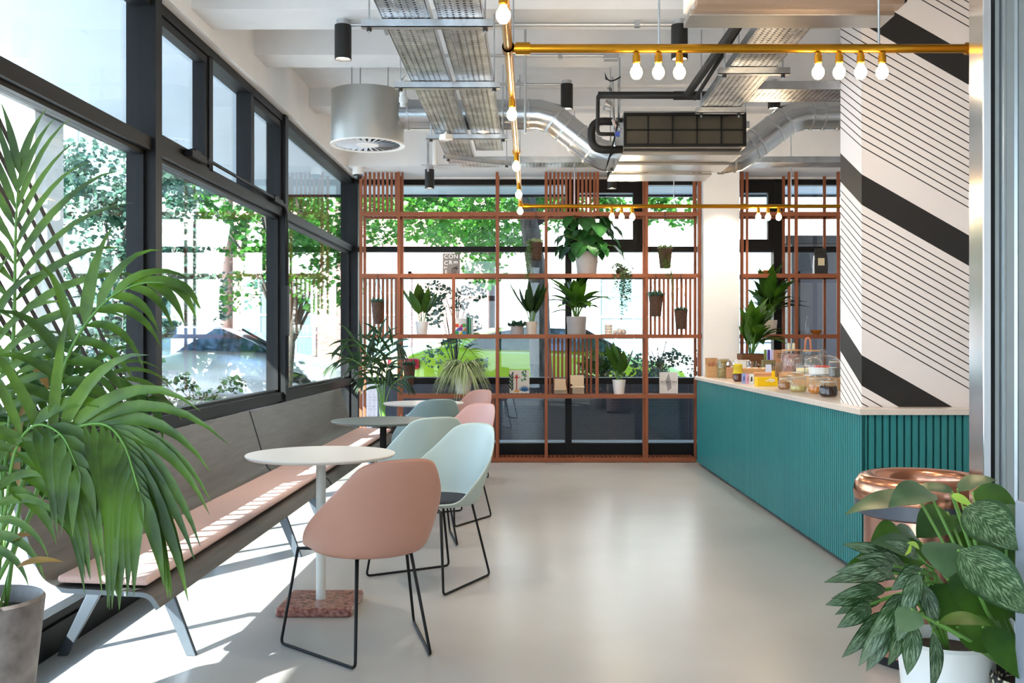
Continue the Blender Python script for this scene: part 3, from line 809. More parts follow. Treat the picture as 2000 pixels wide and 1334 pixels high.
# ================================================================== ceiling services
def perf(name, base):
    m, nt, b = newmat(name); b.inputs['Metallic'].default_value = 1; b.inputs['Roughness'].default_value = .33
    tc = N(nt, 'ShaderNodeTexCoord')
    no = N(nt, 'ShaderNodeTexNoise', Scale=7.0, Detail=3.0); nt.links.new(tc.outputs['Object'], no.inputs['Vector'])
    rp = N(nt, 'ShaderNodeValToRGB'); rp.color_ramp.elements[0].position = .3; rp.color_ramp.elements[1].position = .7
    rp.color_ramp.elements[0].color = hx('#9DA2A8'); rp.color_ramp.elements[1].color = hx(base)
    nt.links.new(no.outputs['Fac'], rp.inputs[0]); nt.links.new(rp.outputs[0], b.inputs['Base Color'])
    bp = N(nt, 'ShaderNodeBump', Strength=.12, Distance=.03); nt.links.new(no.outputs['Fac'], bp.inputs['Height']); nt.links.new(bp.outputs[0], b.inputs['Normal'])
    # real holes: a grid of round perforations lets the ceiling show
    mp = N(nt, 'ShaderNodeMapping'); mp.inputs['Scale'].default_value = (33, 33, 0); nt.links.new(tc.outputs['Object'], mp.inputs['Vector'])
    vo = N(nt, 'ShaderNodeTexVoronoi', Scale=1.0, Randomness=0.0); nt.links.new(mp.outputs[0], vo.inputs['Vector'])
    lt = N(nt, 'ShaderNodeMath', operation='LESS_THAN'); lt.inputs[1].default_value = .25; nt.links.new(vo.outputs['Distance'], lt.inputs[0])
    tr = N(nt, 'ShaderNodeBsdfTransparent'); mx = N(nt, 'ShaderNodeMixShader')
    nt.links.new(lt.outputs[0], mx.inputs[0]); nt.links.new(b.outputs[0], mx.inputs[1]); nt.links.new(tr.outputs[0], mx.inputs[2])
    nt.links.new(mx.outputs[0], nt.nodes['Material Output'].inputs[0]); return m
PERF = perf('perforated_tray', '#DDE0E3')
ZT = 2.8
def tray(label, x0, x1, y0, y1, along='y', z=ZT, group='perforated cable trays'):
    r = worldthing('cable_tray', label, 'cable tray', ((x0+x1)/2, (y0+y1)/2, z), group)
    m = MB()
    if along == 'y':
        m.extrude([(x0, z), (x1, z), (x1, z+.0015), (x0, z+.0015)], 'y', y0, y1)
    else:
        m.extrude([(y0, z), (y1, z), (y1, z+.0015), (y0, z+.0015)], 'x', x0, x1)
    build('tray_bed', m, PERF, r)
    s = MB()
    if along == 'y':
        for a in (x0, x1): s.box((a-.003, y0, z), (a+.003, y1, z+.05))
    else:
        for a in (y0, y1): s.box((x0, a-.003, z), (x1, a+.003, z+.05))
    c = build('side_flange', MB().box(*( ((x0-.003, y0, z), (x0+.003, y1, z+.05)) if along == 'y' else ((x0, y0-.003, z), (x1, y0+.003, z+.05)) )), GALV, r)
    build('side_flange', MB().box(*( ((x1-.003, y0, z), (x1+.003, y1, z+.05)) if along == 'y' else ((x0, y1-.003, z), (x1, y1+.003, z+.05)) )), GALV, r)
    q = random.Random(int(x0*100)+5)
    cb = MB()
    nk = int(((x1-x0) if along == 'y' else (y1-y0))/.02)-2
    for k in range(nk):
        o = .025+.02*k
        if along == 'y': path = [(x0+o+q.uniform(-.01, .01), y0+(y1-y0)*i/8, z+.016) for i in range(9)]
        else: path = [(x0+(x1-x0)*i/8, y0+o+q.uniform(-.006, .006), z+.014) for i in range(9)]
        cb.tube(path, .0095, 6)
    build('shade_cables', cb, BLK, r)  # black cables packed in to paint darkness behind the tray holes
    return r
tray('wider perforated cable tray nearest the left windows', -.69, -.47, 2.6, 8.38)
tray('perforated cable tray between its twin and the brass pipe', -.43, -.225, 2.6, 7.8)
tray('perforated cable tray above the brass pipe on the right', 1.085, 1.335, 4.7, 6.42)
tray('perforated cable tray crossing low at the back of the ceiling', -.62, 3.2, 8.42, 8.66, 'x', 2.82)
tray('short perforated cable tray running into the striped pillar', 1.345, 2.9, 5.99, 6.3, 'x', 2.82)
def trapeze(label, x0, x1, y, z=ZT-.004, tilt=0):
    r = worldthing('trapeze_bracket', label, 'bracket', ((x0+x1)/2, y, z-.03), 'channel brackets under the cable trays')
    m = MB().box((-(x1-x0)/2, -.02, -.036), ((x1-x0)/2, .02, -.032)).box((-(x1-x0)/2, -.02, -.036), ((x1-x0)/2, -.017, 0)).box((-(x1-x0)/2, .017, -.036), ((x1-x0)/2, .02, 0))
    M_ = Matrix.Translation(((x0+x1)/2, y, z)) @ Matrix.Rotation(tilt, 4, 'Z')
    m.v = [tuple(M_ @ Vector(p)) for p in m.v]
    build('channel', m, GALV, r)
    for s in (-1, 1):
        p = M_ @ Vector((s*((x1-x0)/2-.035), 0, 0))
        build('threaded_rod', MB().tube([(p.x, p.y, z-.06), (p.x, p.y, 3.5 if not any(a <= p.y <= b for a, b in ((5.65, 6.02), (6.93, 7.25), (8.62, 8.9))) else 3.19+.12)], .005, 6), GALV, r)
        build('nut', MB().lathe([(.012, -.05), (.012, -.037)], (p.x, p.y, z), 6), DKST, r)
trapeze('galvanised bracket nearest, under the left pair of cable trays', -.79, -.18, 4.63)
trapeze('second galvanised bracket under the left pair of cable trays', -.79, -.18, 5.74)
trapeze('third galvanised bracket under the left pair of cable trays', -.76, -.17, 7.18)
trapeze('skewed galvanised bracket at the far end of the left trays', -.74, -.13, 8.1, tilt=.55)
trapeze('galvanised bracket under the tray above the right brass bulbs', 1.02, 1.41, 5.44)
trapeze('galvanised bracket at the far end of the right tray, over the fan unit', 1.05, 1.36, 6.36, z=2.796)
# round duct and drum
DY = 7.75
def dP(u, v, y=DY): return P(u, v, y)
def duct(name, label, pts, r0, collars, par=None):
    t = worldthing(name, label, 'duct', tuple(Vector(pts[0])))
    build('duct_tube', MB().tube(pts, r0, 28), DUCT, t, smooth=True, autos=True)
    for a, i in collars:      # swaged ring at fraction a of leg i
        p0, p1 = Vector(pts[i]), Vector(pts[i+1]); p = p0.lerp(p1, a); d = (p1-p0).normalized()*.008
        build('joint_ring', MB().tube([p-d, p+d], r0+.006, 28), GALV, t, smooth=True, autos=True)
    return t
dr = .116
duct('ventilation_duct', 'round steel duct from the drum diffuser to the left of the fan unit', [dP(770, 224), dP(1052, 224), dP(1080, 232), dP(1160, 296), dP(1182, 305), dP(1225, 306)], dr,
     [(.1, 0), (.3, 0), (.55, 0), (.75, 0), (.93, 0), (.05, 2), (.3, 2), (.6, 2), (.95, 2), (.1, 4), (.45, 4)])
duct('ventilation_duct', 'round steel duct from the right of the fan unit to the striped pillar', [dP(1400, 312), dP(1438, 306), dP(1455, 296), dP(1538, 234), dP(1568, 224), dP(1760, 224)], dr,
     [(.2, 0), (.8, 0), (.15, 2), (.3, 2), (.7, 2), (.95, 2), (.08, 4), (.2, 4), (.35, 4), (.55, 4)])
D = worldthing('drum_diffuser', 'big galvanised drum ceiling diffuser near the left windows', 'air diffuser', (-1.27, DY, 2.77))
c0 = dP(718, 284); rd = .281; zt = 3.24
build('drum', MB().lathe([(rd, 0), (rd, zt-c0.z), (rd-.01, zt-c0.z), (rd-.01, .01)], (c0.x, DY, c0.z), 48, False, False), mat('drum_steel', '#BDBDB9', .42, 1, var=.1, vscale=3), D, smooth=True, autos=True)
build('drum_top', MB().lathe([(rd-.005, 0), (rd-.005, .01)], (c0.x, DY, zt-.012), 48), GALV, D)
build('rim', MB().lathe([(rd-.03, .006), (rd+.006, 0), (rd+.006, .012), (rd-.03, .014)], (c0.x, DY, c0.z-.004), 48, False, False), WHT, D, smooth=True, autos=True)
build('back_plate', MB().lathe([(rd-.02, 0), (rd-.02, .004)], (c0.x, DY, c0.z+.02), 48), mat('diffuser_dark', '#14161A', .7), D)
bl = MB()
for i in range(28):
    a = 2*PI*i/28; M_ = Matrix.Translation((c0.x, DY, c0.z+.004)) @ Matrix.Rotation(a, 4, 'Z') @ Matrix.Rotation(.25, 4, 'X')
    bl.box((.085, -.009, -.001), (rd-.02, .016, .001), M_)
build('swirl_blades', bl, mat('diffuser_white', '#D4D9E2', .5), D)
build('hub', MB().lathe([(.085, 0), (.085, .012)], (c0.x, DY, c0.z-.002), 32), WHT, D)
for a in (.8, 2.4, 4.6):
    p = (c0.x+.2*math.cos(a), DY+.2*math.sin(a)); build('hanger_rod', MB().tube([(p[0], p[1], zt-.02), (p[0], p[1], 3.5)], .005, 6), GALV, D)
# fan coil unit in the middle
FY = 6.9; s_ = F/FY
f0 = P(1218, 222, FY); f1 = P(1456, 287, FY)
FU = worldthing('fan_coil_unit', 'steel ceiling fan unit with black filter grille in the middle', 'fan unit', ((f0.x+f1.x)/2, FY+.5, 2.5))
build('casing', MB().box((f0.x, FY+.01, f1.z), (f1.x, FY+1.05, f0.z+.02)), STEEL, FU, bevel=.004)
build('lower_tray', MB().box((f0.x+.0, FY+.14, f1.z-.03), (f1.x-.0, FY+.42, f1.z)), STEEL, FU, bevel=.003)
build('lower_tray', MB().box((f0.x-.01, FY+.45, f1.z-.045), (f1.x-.02, FY+.78, f1.z)), STEEL, FU, bevel=.003)
build('painted_gap_shade', MB().box((f0.x+.01, FY+.42, f1.z-.004), (f1.x-.01, FY+.45, f1.z)).box((f0.x+.01, FY+.07, f1.z-.004), (f1.x-.01, FY+.14, f1.z)), DKST, FU)  # dark strips painting the shade between the stepped trays
build('flange', MB().box((f0.x-.03, FY+.80, f1.z-.06), (f1.x-.09, FY+1.1, f1.z-.045)), STEEL, FU)
g = MB(); t = .018
g.box((f0.x, FY-.03, f1.z), (f1.x, FY+.01, f1.z+t)); g.box((f0.x, FY-.03, f0.z-t), (f1.x, FY+.01, f0.z))
g.box((f0.x, FY-.03, f1.z+t), (f0.x+t, FY+.01, f0.z-t)); g.box((f1.x-t, FY-.03, f1.z+t), (f1.x, FY+.01, f0.z-t))
for k in range(1, 5):
    x = f0.x+(f1.x-f0.x)*k/5; g.box((x-.004, FY-.025, f1.z+t), (x+.004, FY, f0.z-t))
zm = (f0.z+f1.z)/2; g.box((f0.x+t, FY-.025, zm-.004), (f1.x-t, FY, zm+.004))
build('grille', g, BLK, FU)
build('filter', MB().box((f0.x+.01, FY-.005, f1.z+.01), (f1.x-.01, FY+.008, f0.z-.01)), mat('filter_mesh', '#4C473C', .35, .4, var=.35, vscale=3), FU)
for (x, y) in ((f0.x-.02, FY+.1), (f1.x+.02, FY+.1), (f0.x-.02, FY+.9), (f1.x+.02, FY+.9)):
    build('hanger_rod', MB().tube([(x, y, f0.z-.1), (x, y, 3.5)], .006, 6), GALV, FU)
    build('hanger_lug', MB().cbox((x, y, f0.z-.06), (.05, .05, .05)), GALV, FU)
# top right unit
TU = worldthing('air_conditioning_unit', 'large stainless unit hung at the very top right', 'air conditioner', (1.15, 4.2, 2.72))
a = P(1335, 55, 4.6); b = P(1720, 55, 4.6)
build('base_pan', MB().box((a.x, 4.42, a.z), (b.x, 4.6, a.z+.03)), STEEL, TU, bevel=.003)
build('step_panel', MB().box((a.x+.02, 4.33, a.z+.02), (b.x+.01, 4.42, a.z+.06)), mat('taupe_steel', '#9A8A80', .4, .8), TU)
build('casing', MB().box((a.x+.02, 3.5, a.z+.055), (b.x-.01, 4.44, a.z+.34)), STEEL, TU, bevel=.004)
build('side_panel', MB().box((a.x-.004, 3.5, a.z+.06), (a.x+.02, 4.58, a.z+.34)), WHT, TU)
for (x, y) in ((a.x+.03, 3.6), (b.x-.03, 3.6), (a.x+.03, 4.5), (b.x-.03, 4.5)):
    build('hanger_rod', MB().tube([(x, y, a.z+.2), (x, y, 3.5 if y > 3.8 else 3.25)], .006, 6), GALV, TU)
wires = MB(); q = random.Random(5)
for k in range(4):
    wires.tube(arc([((b.x-.03, 4.4, a.z+.1), 0), ((b.x+.06, 4.45, a.z+.05+.02*k), .05), ((b.x+.1+.03*k, 4.5, a.z+.25), .08), ((b.x+.12+.03*k, 4.5, 3.5), 0)]), .006, 6)
build('wires', wires, BLK, TU)
# brass pipes
ZP = 2.5; pr = .018; xm = -.095
def pipe(label, pts, fit, rods):
    r = worldthing('brass_light_pipe', label, 'light fitting', tuple(pts[0]))
    build('pipe', MB().tube(pts, pr, 16), BRASS, r, smooth=True, autos=True)
    for p, d in fit:
        p = Vector(p); d = Vector(d)*.03
        build('coupling', MB().tube([p-d, p+d], pr+.007, 16), BRASS, r, smooth=True, autos=True)
    for (x, y) in rods:
        z1 = 3.19 if 5.65 <= y <= 6.02 else (P(1335, 55, 4.6).z+.06 if (x > 1 and y < 5) else 3.5)
        build('hanger_rod', MB().tube([(x, y, ZP+pr), (x, y, z1)], .005, 6), GALV, r)
    return r
PY1, PY2 = 4.07, 8.8
pipe('brass pipe running away from the viewer down the middle of the ceiling', [(xm, 2.4, ZP), (xm, PY2, ZP)], [((xm, PY1, ZP), (0, 1, 0)), ((xm, 6.3, ZP), (0, 1, 0)), ((xm, 8.75, ZP), (0, 1, 0))], [(xm+.0, 5.2), (xm, 8.2)])
pipe('nearer brass cross pipe with bulbs spanning to the right edge', [(xm, PY1, ZP), (1.95, PY1, ZP)], [((xm+.06, PY1, ZP), (1, 0, 0)), ((xm, PY1, ZP), (0, 1, 0)), (P(1900, 95, PY1), (1, 0, 0))], [(P(1287, 95, PY1).x, PY1), (1.42, PY1)])
pipe('farther brass cross pipe in front of the shelving', [(xm, PY2, ZP), (2.9, PY2, ZP)], [(P(1452, 403, PY2), (1, 0, 0)), ((xm+.05, PY2, ZP), (1, 0, 0))], [(P(1122, 403, PY2).x, PY2), (P(1316, 403, PY2).x, PY2), (P(1545, 403, PY2).x, PY2)])
def make_bulb(label, loc):
    r = thing('globe_bulb', label, 'light bulb', loc, 0, 'warm globe bulbs on the brass pipes')
    build('socket', MB().lathe([(.012, -.045), (.016, -.04), (.016, -.012), (.013, -.01), (.013, 0)], seg=14), BRASS, r, smooth=True, autos=True)
    build('bulb', MB().lathe([(.002, -.108), (.014, -.104), (.0225, -.092), (.025, -.08), (.0225, -.067), (.014, -.055), (.011, -.045)], seg=16), BULB, r, smooth=True)
    return r
zb = ZP-pr
b0 = None
words = ['first', 'second', 'third', 'fourth', 'fifth', 'sixth', 'seventh']
def bulb(label, loc):
    global b0
    if b0 is None: b0 = make_bulb(label, loc); o = b0
    else: o = dup(b0, loc, 0, label)
    L = bpy.data.lights.new('bulb_light', 'POINT'); L.energy = 2.7; L.color = (1, .76, .5); L.shadow_soft_size = .025
    lo = bpy.data.objects.new('bulb_light', L); col.objects.link(lo); lo.location = (loc[0], loc[1], loc[2]-.13)
for k, u in enumerate((1243, 1286, 1327)): bulb('%s glowing globe bulb from the left on the nearer brass cross pipe, above the middle' % words[k], (P(u, 95, PY1).x, PY1, zb))
for k, u in enumerate((1598, 1639, 1681, 1723)): bulb('%s glowing globe bulb of the right hand four on the nearer brass cross pipe' % words[k], (P(u, 95, PY1).x, PY1, zb))
for k, y in enumerate((3.36, 4.83, 6.26, 7.45, 8.4)): bulb('%s glowing bulb under the pipe that runs away from the viewer' % ('nearest' if k == 0 else words[k]+' nearest'), (xm, y, zb))
for k, u in enumerate((1195, 1214, 1235)): bulb('%s small bulb of the left three on the farther brass pipe' % words[k], (P(u, 403, PY2).x, PY2, zb))
for k, u in enumerate((1481, 1500, 1521)): bulb('%s small bulb of the right three on the farther brass pipe' % words[k], (P(u, 403, PY2).x, PY2, zb))
# black spot cylinders
def make_spot(label, loc, h=.2, r=.049):
    t = thing('downlight', label, 'spotlight', loc, 0, 'black cylinder downlights')
    build('mount', MB().lathe([(.04, 0), (.04, -.03)], seg=24), PIPEG, t, smooth=True, autos=True)
    build('lamp_body', MB().lathe([(r-.006, -.028), (r, -.03), (r, -.03-h), (r-.004, -.03-h), (r-.006, -.03-h+.02)], seg=32, capt=False), mat_spot, t, smooth=True, autos=True)
    build('lens', MB().lathe([(r-.007, -.03-h+.012), (r-.007, -.03-h+.014)], seg=24), LAMPW, t)
    return t
mat_spot = mat('spot_black', '#0F0D0D', .5)
S0 = P(670, 42, 5.85); S0.z = 3.19
sp0 = make_spot('black cylinder spotlight nearest the left windows', S0)
def spot(label, u, y, z):
    o = dup(sp0, ((u-U0)*y/F, y, z), 0, label); return o
spots = [(S0.x, 5.85, 2.94)]
for (l, u, y, z) in (('black cylinder spotlight behind the nearer brass cross pipe', 1327, 5.85, 3.19), ('black cylinder spotlight left of the black pipework', 1107, 8.0, 3.4),
                     ('black cylinder spotlight above the left end of the shelving', 839, 10.2, 3.14), ('black cylinder spotlight just below the fan unit', 1195, 10.2, 3.14),
                     ('black cylinder spotlight under the tray by the striped pillar', 1512, 7.9, 3.38)):
    if z == 3.14: y = 10.45
    o = spot(l, u, y, z); spots.append((o.location.x, y, z-.25))
spots += [(2.03, 10.3, 3.05)]
for (x, y, z) in spots:
    L = bpy.data.lights.new('spot_light', 'SPOT'); L.energy = 40; L.spot_size = 1.5; L.spot_blend = .7; L.color = (1, .88, .74); L.shadow_soft_size = .03
    lo = bpy.data.objects.new('spot_light', L); col.objects.link(lo); lo.location = (x, y, z)
# conduits
def conduit(label, pts, r=.011, m=PIPEG, clips=(), cat='conduit', group='grey conduits on the ceiling'):
    t = worldthing('conduit', label, cat, tuple(pts[0]), group)
    build('conduit_tube', MB().tube(pts, r, 10), m, t, smooth=True, autos=True)
    for p in clips: build('clip', MB().cbox(p, (.03, .03, .05)), GALV, t)
    return t
z = 3.165; y = 5.85
conduit('grey conduit across the nearest beam between two spotlights', [(S0.x+.03, y, z), (.85, y, z)], .012, clips=[(.62, y, z+.01), (-.75, y, z+.01)])
conduit('grey conduit on the next beam, ending in a junction box', [(-.6, 6.9, 3.285), (.53, 6.9, 3.285)], .011, clips=[(.2, 6.9, 3.29)])
single('junction_box', MB().box((.5, 6.86, 3.25), (.6, 6.93, 3.31)), PIPEG, 'small grey junction box at the end of a conduit left of the bulbs', 'junction box', bevel=.005)
conduit('grey conduit running to the spotlight by the black pipework', [(-.95, 8.0, 3.37), (.27, 8.0, 3.37)], .011, clips=[(-.1, 8.0, 3.38)])
conduit('grey conduit slanting over the drum diffuser', [(-.98, 6.0, 3.47), (-1.02, 7.4, 3.44)], .016)
conduit('thin conduit along the foot of the rear beam above the shelving', [(-1.15, 10.36, 3.14), (3.0, 10.36, 3.14)], .006)
conduit('thin grey post of conduit beside the brass pipe', [(-.04, 6.3, 3.5), (-.04, 6.3, 2.62)], .008)
DR = mat('white_drain_pipe', '#E2E2DF', .4)
t = worldthing('drain_pipe', 'white drain pipe with elbow beside the drum diffuser', 'pipe', tuple(P(789, 208, 7.1)))
pa = [P(815, 152, 7.1), P(790, 152, 7.1), P(786, 158, 7.1), P(788, 208, 7.1)]
build('pipe', MB().tube(arc([(pa[0], 0), (pa[1], .03), (pa[2], .01), (pa[3], 0)]), .024, 14), DR, t, smooth=True)
build('pipe_collar', MB().tube([P(788, 190, 7.1), P(788, 200, 7.1)], .032, 14), DR, t)
t = worldthing('drain_pipe', 'white drain pipe hanging at the back wall left of the trays', 'pipe', tuple(P(849, 320, 10.3)))
build('pipe', MB().tube([P(849, 276, 10.3), P(849, 322, 10.3)], .025, 12), DR, t, smooth=True, autos=True)
build('pipe_clamp', MB().tube([P(836, 275, 10.32), P(836, 335, 10.32)], .012, 8), GALV, t)
# black insulated pipes
t = worldthing('insulated_pipe', 'black insulated pipes feeding the fan unit', 'pipe', (.7, 6.5, 2.6))
k = .9
a0 = (1.01, 4.65, 2.86); a1 = (1.01, 6.3, 2.86)
p1 = P(1168, 186, 6.6)
build('long_pipe', MB().tube(arc([((1.0, 4.7, 2.84), 0), ((1.03, 6.6, p1.z), .05), ((p1.x, 6.6, p1.z), 0)]), .024, 12), DKST, t, smooth=True)
build('drop_pipe', MB().tube(arc([((p1.x+.04, 6.6, p1.z), 0), ((p1.x, 6.6, p1.z), .02), (P(1167, 262, 6.6), .03), (P(1200, 262, 6.6), 0)]), .013, 10), DKST, t, smooth=True)
build('loop_pipe', MB().tube(arc([(P(1215, 238, 7.0), 0), (P(1155, 236, 7.0), .09), (P(1155, 293, 7.0), .09), (P(1216, 292, 7.0), 0)]), .028, 12), DKST, t, smooth=True)
build('second_pipe', MB().tube([(1.06, 5.0, 2.9), (1.075, 6.55, 2.9)], .012, 10), DKST, t, smooth=True)
build('branch_pipe', MB().tube([(.95, 6.65, p1.z+.01), (1.5, 6.65, p1.z+.01)], .03, 12), DKST, t, smooth=True)
vt = worldthing('valve_assembly', 'chrome valves and cables on the left side of the fan unit', 'valves', tuple(P(1203, 280, 6.8)))
m = MB()
for (u0, v0, u1, v1, r) in ((1196, 150, 1200, 285, .008), (1208, 155, 1207, 270, .006), (1188, 170, 1196, 180, .014), (1182, 196, 1194, 205, .02), (1180, 210, 1190, 213, .02), (1198, 232, 1206, 248, .018), (1200, 255, 1210, 262, .022)):
    m.tube([P(u0, v0, 6.8), P(u1, v1, 6.82)], r, 8)
build('valve_body', m, mat('chrome', '#D8D8D8', .15, 1), vt, smooth=True, autos=True)
build('blue_valve_handle', MB().cbox(tuple(P(1206, 262, 6.75)), (.03, .03, .03)), mat('blue_plastic', '#3550B0', .4), vt)
m = MB(); m2 = MB()
m2.tube(arc([(P(1212, 150, 6.7), 0), (P(1186, 166, 6.7), .08), (P(1184, 156, 6.7), 0)]), .005, 6)
m.tube(arc([(P(1208, 232, 6.78), 0), (P(1200, 280, 6.78), .2), (P(1192, 304, 6.78), 0)]), .006, 6); m.tube([P(1212, 285, 6.78), P(1190, 306, 6.78)], .005, 6)
build('cable', m, BLK, vt); build('cable', m2, BLK, vt)
# small ceiling sensors
for (u, v, y, l) in ((871, 268, 7.1, 'white square sensor hanging under the left cable tray'), (944, 257, 7.1, 'white oval sensor under the second cable tray')):
    c = P(u, v, y); m = MB()
    if u < 900: m.lathe([(.045, -.02), (.05, -.015), (.044, .02), (.02, .025)], tuple(c), 4)
    else: m.lathe([(.01, -.014), (.045, -.002), (.045, .004), (.01, .012)], tuple(c), 20)
    m.tube([c, (c.x, c.y, 2.8)], .008, 8)
    single('ceiling_sensor', m, WHT, l, 'sensor', 'white sensors under the trays')
# dome camera
c = Vector((-1.83, 10.5, 3.14))
t = worldthing('dome_camera', 'white dome security camera at the far left ceiling corner', 'security camera', tuple(c))
build('housing', MB().lathe([(.058, 0), (.058, -.06), (.05, -.075)], tuple(c), 28), WHT, t, smooth=True, autos=True)
build('dome', MB().lathe([(.048, -.075), (.044, -.1), (.03, -.118), (.005, -.125)], tuple(c), 24), mat('smoked_dome', '#1B1D20', .08, spec=1), t, smooth=True)
# ================================================================== plants
def potmesh(rt, rb_, h, wall=.006, lip=0):
    m = MB(); p = [(rb_, 0), (rt, h)]
    if lip: p = [(rb_, 0), (rt-.004, h-lip), (rt, h-lip+.001), (rt, h)]
    p += [(rt-wall, h), (rt-wall-.002, h-.03)]
    return m.lathe(p, seg=28, capt=False)
def plant(name, label, loc, rt, rb_, h, pm, rz=0, group=None, fill=None, cat='potted plant', lip=0, square=False):
    t = thing(name, label, cat, loc, rz, group)
    if square:
        m = MB(); w = rt; m.box((-w, -w, 0), (w, w, h))
        build('pot', m, pm, t, bevel=.004)
        build('pot_rim', MB().box((-w-.004, -w-.004, h-.05), (w+.004, w+.004, h+.003)), pm, t)
        build('soil', MB().box((-w+.01, -w+.01, h), (w-.01, w-.01, h+.006)), SOIL, t)
    else:
        build('pot', potmesh(rt, rb_, h, lip=lip), pm, t, smooth=True, autos=True)
        build('soil', MB().lathe([(rt-.007, h-.022), (rt-.007, h-.016)], seg=24), SOIL, t)
    return t
def broad(t, h, n, L, W, spread, seed, lm, shape='lance', xmin=-9, stem=True, upright=.5, fold=.25, lo=.3):
    q = random.Random(seed); lf = MB(); st = MB()
    for i in range(n):
        a = 2*PI*(i*.382)+q.uniform(-.4, .4); f = (i+.5)/n
        out = spread*(.25+.75*f)*q.uniform(.7, 1.15)
        d = Vector((math.cos(a), math.sin(a), 0)); ln = L*q.uniform(.75, 1.1)
        pl = ln*(lo+.5*q.random()*(1-f*.4))
        base = Vector((0, 0, h-.02))+d*.015; kn = base+d*pl*out*.5+Vector((0, 0, pl*(1.05-.3*out)))
        el = (1-out)*upright+.15; dirv = (d*(1-el*.8)*out*1.3+Vector((0, 0, el+.15-.35*f*out))).normalized()
        tip = kn+dirv*ln*.8
        if tip.x < xmin or kn.x < xmin: continue
        if stem: st.tube([base, (base+kn)/2+Vector((0, 0, .01)), kn], .0035, 5)
        nr = Vector((0, 0, 1)) - d*.6
        lf.leaf(kn, tip, W*q.uniform(.8, 1.15), nr, sag=.08, fold=fold, seg=7, shape=shape, curl=.1*out)
    if stem: build('stems', st, LSTEM, t)
    build('leaves', lf, lm, t, smooth=True); return t
def shoots(t, h, n, L, W, seed, lm, lean=.3):
    """cast iron plant: upright blades out of the soil"""
    q = random.Random(seed); lf = MB(); st = MB()
    for i in range(n):
        a = 2*PI*i/n*1.9+q.uniform(-.3, .3); d = Vector((math.cos(a), math.sin(a), 0)); ln = L*q.uniform(.7, 1.05)
        b = Vector((0, 0, h-.02))+d*.02; k = b+d*.03+Vector((0, 0, ln*.3)); tp = k+d*ln*lean*q.uniform(.5, 1.3)+Vector((0, 0, ln*.7))
        st.tube([b, k], .004, 5); lf.leaf(k-Vector((0, 0, .01)), tp, W*q.uniform(.8, 1.2), d*-1+Vector((0, 0, .3)), sag=-.06, fold=.3, seg=7)
    build('stems', st, LSTEM, t); build('leaves', lf, lm, t, smooth=True); return t
def spider(t, h, n, L, seed, lm):
    q = random.Random(seed); lf = MB()
    for i in range(n):
        a = q.uniform(0, 2*PI); d = Vector((math.cos(a), math.sin(a), 0)); up = q.uniform(.25, 1); ln = L*q.uniform(.6, 1.1)
        p0 = Vector((0, 0, h-.02))+d*.03; side = Vector((-d.y, d.x, 0)); w = .0095; n0 = len(lf.v); sg = 7
        for j in range(sg+1):
            s = j/sg; r = ln*s; z = ln*(up*1.15*s-1.25*s*s*(1.15-up*.35)); p = p0+d*r*(1-.3*up)+Vector((0, 0, z)); ww = w*(1-s**2)+.0008
            lf.v += [tuple(p+side*ww+Vector((0, 0, .003))), tuple(p), tuple(p-side*ww+Vector((0, 0, .003)))]
        for j in range(sg):
            k = n0+3*j; fi = len(lf.f); lf._f((k, k+1, k+4, k+3)); lf._f((k+1, k+2, k+5, k+4))
            t0, t1 = j/sg, (j+1)/sg; lf.uv[fi] = ((0, t0), (.5, t0), (.5, t1), (0, t1)); lf.uv[fi+1] = ((.5, t0), (1, t0), (1, t1), (.5, t1))
    build('leaves', lf, lm, t); return t
def succulent(t, h, r, n, seed, lm, L=.05, W=.022):
    q = random.Random(seed); lf = MB()
    for i in range(n):
        a = q.uniform(0, 2*PI); rr_ = r*math.sqrt(q.random()); b = Vector((rr_*math.cos(a), rr_*math.sin(a), h-.015+.02*q.random()))
        a2 = q.uniform(0, 2*PI); d = Vector((math.cos(a2)*.7+math.cos(a)*.5, math.sin(a2)*.7+math.sin(a)*.5, q.uniform(.2, 1))).normalized()
        lf.leaf(b, b+d*L*q.uniform(.6, 1.2), W, Vector((0, 0, 1))-d*.2, fold=.3, seg=4)
    build('leaves', lf, lm, t); return t
def trailing(t, pts, seed, lm, leaf=.022, dens=70, name='trailing_stems'):
    """pts: list of strand polylines (local)"""
    q = random.Random(seed); st = MB(); lf = MB()
    for s in pts:
        s = [Vector(p) for p in s]; st.tube(s, .0013, 4)
        for i in range(len(s)-1):
            ln = (s[i+1]-s[i]).length
            for k in range(max(1, int(ln*dens))):
                p = s[i].lerp(s[i+1], q.random()); a = q.uniform(0, 2*PI); d = Vector((math.cos(a), math.sin(a), q.uniform(-.6, .4))).normalized()
                lf.leaf(p, p+d*leaf*q.uniform(.7, 1.3), leaf*.7, (0, 0, 1), fold=.2, seg=3)
    build(name, st, LSTEM, t); build('leaves', lf, lm, t)
YM = 10.89
def on(u, vz, y=YM): return ((u-U0)*y/F, y, vz)
s2, s3, s4 = Z2+.022, Z3+.022, Z4+.022
PIX = YM/F
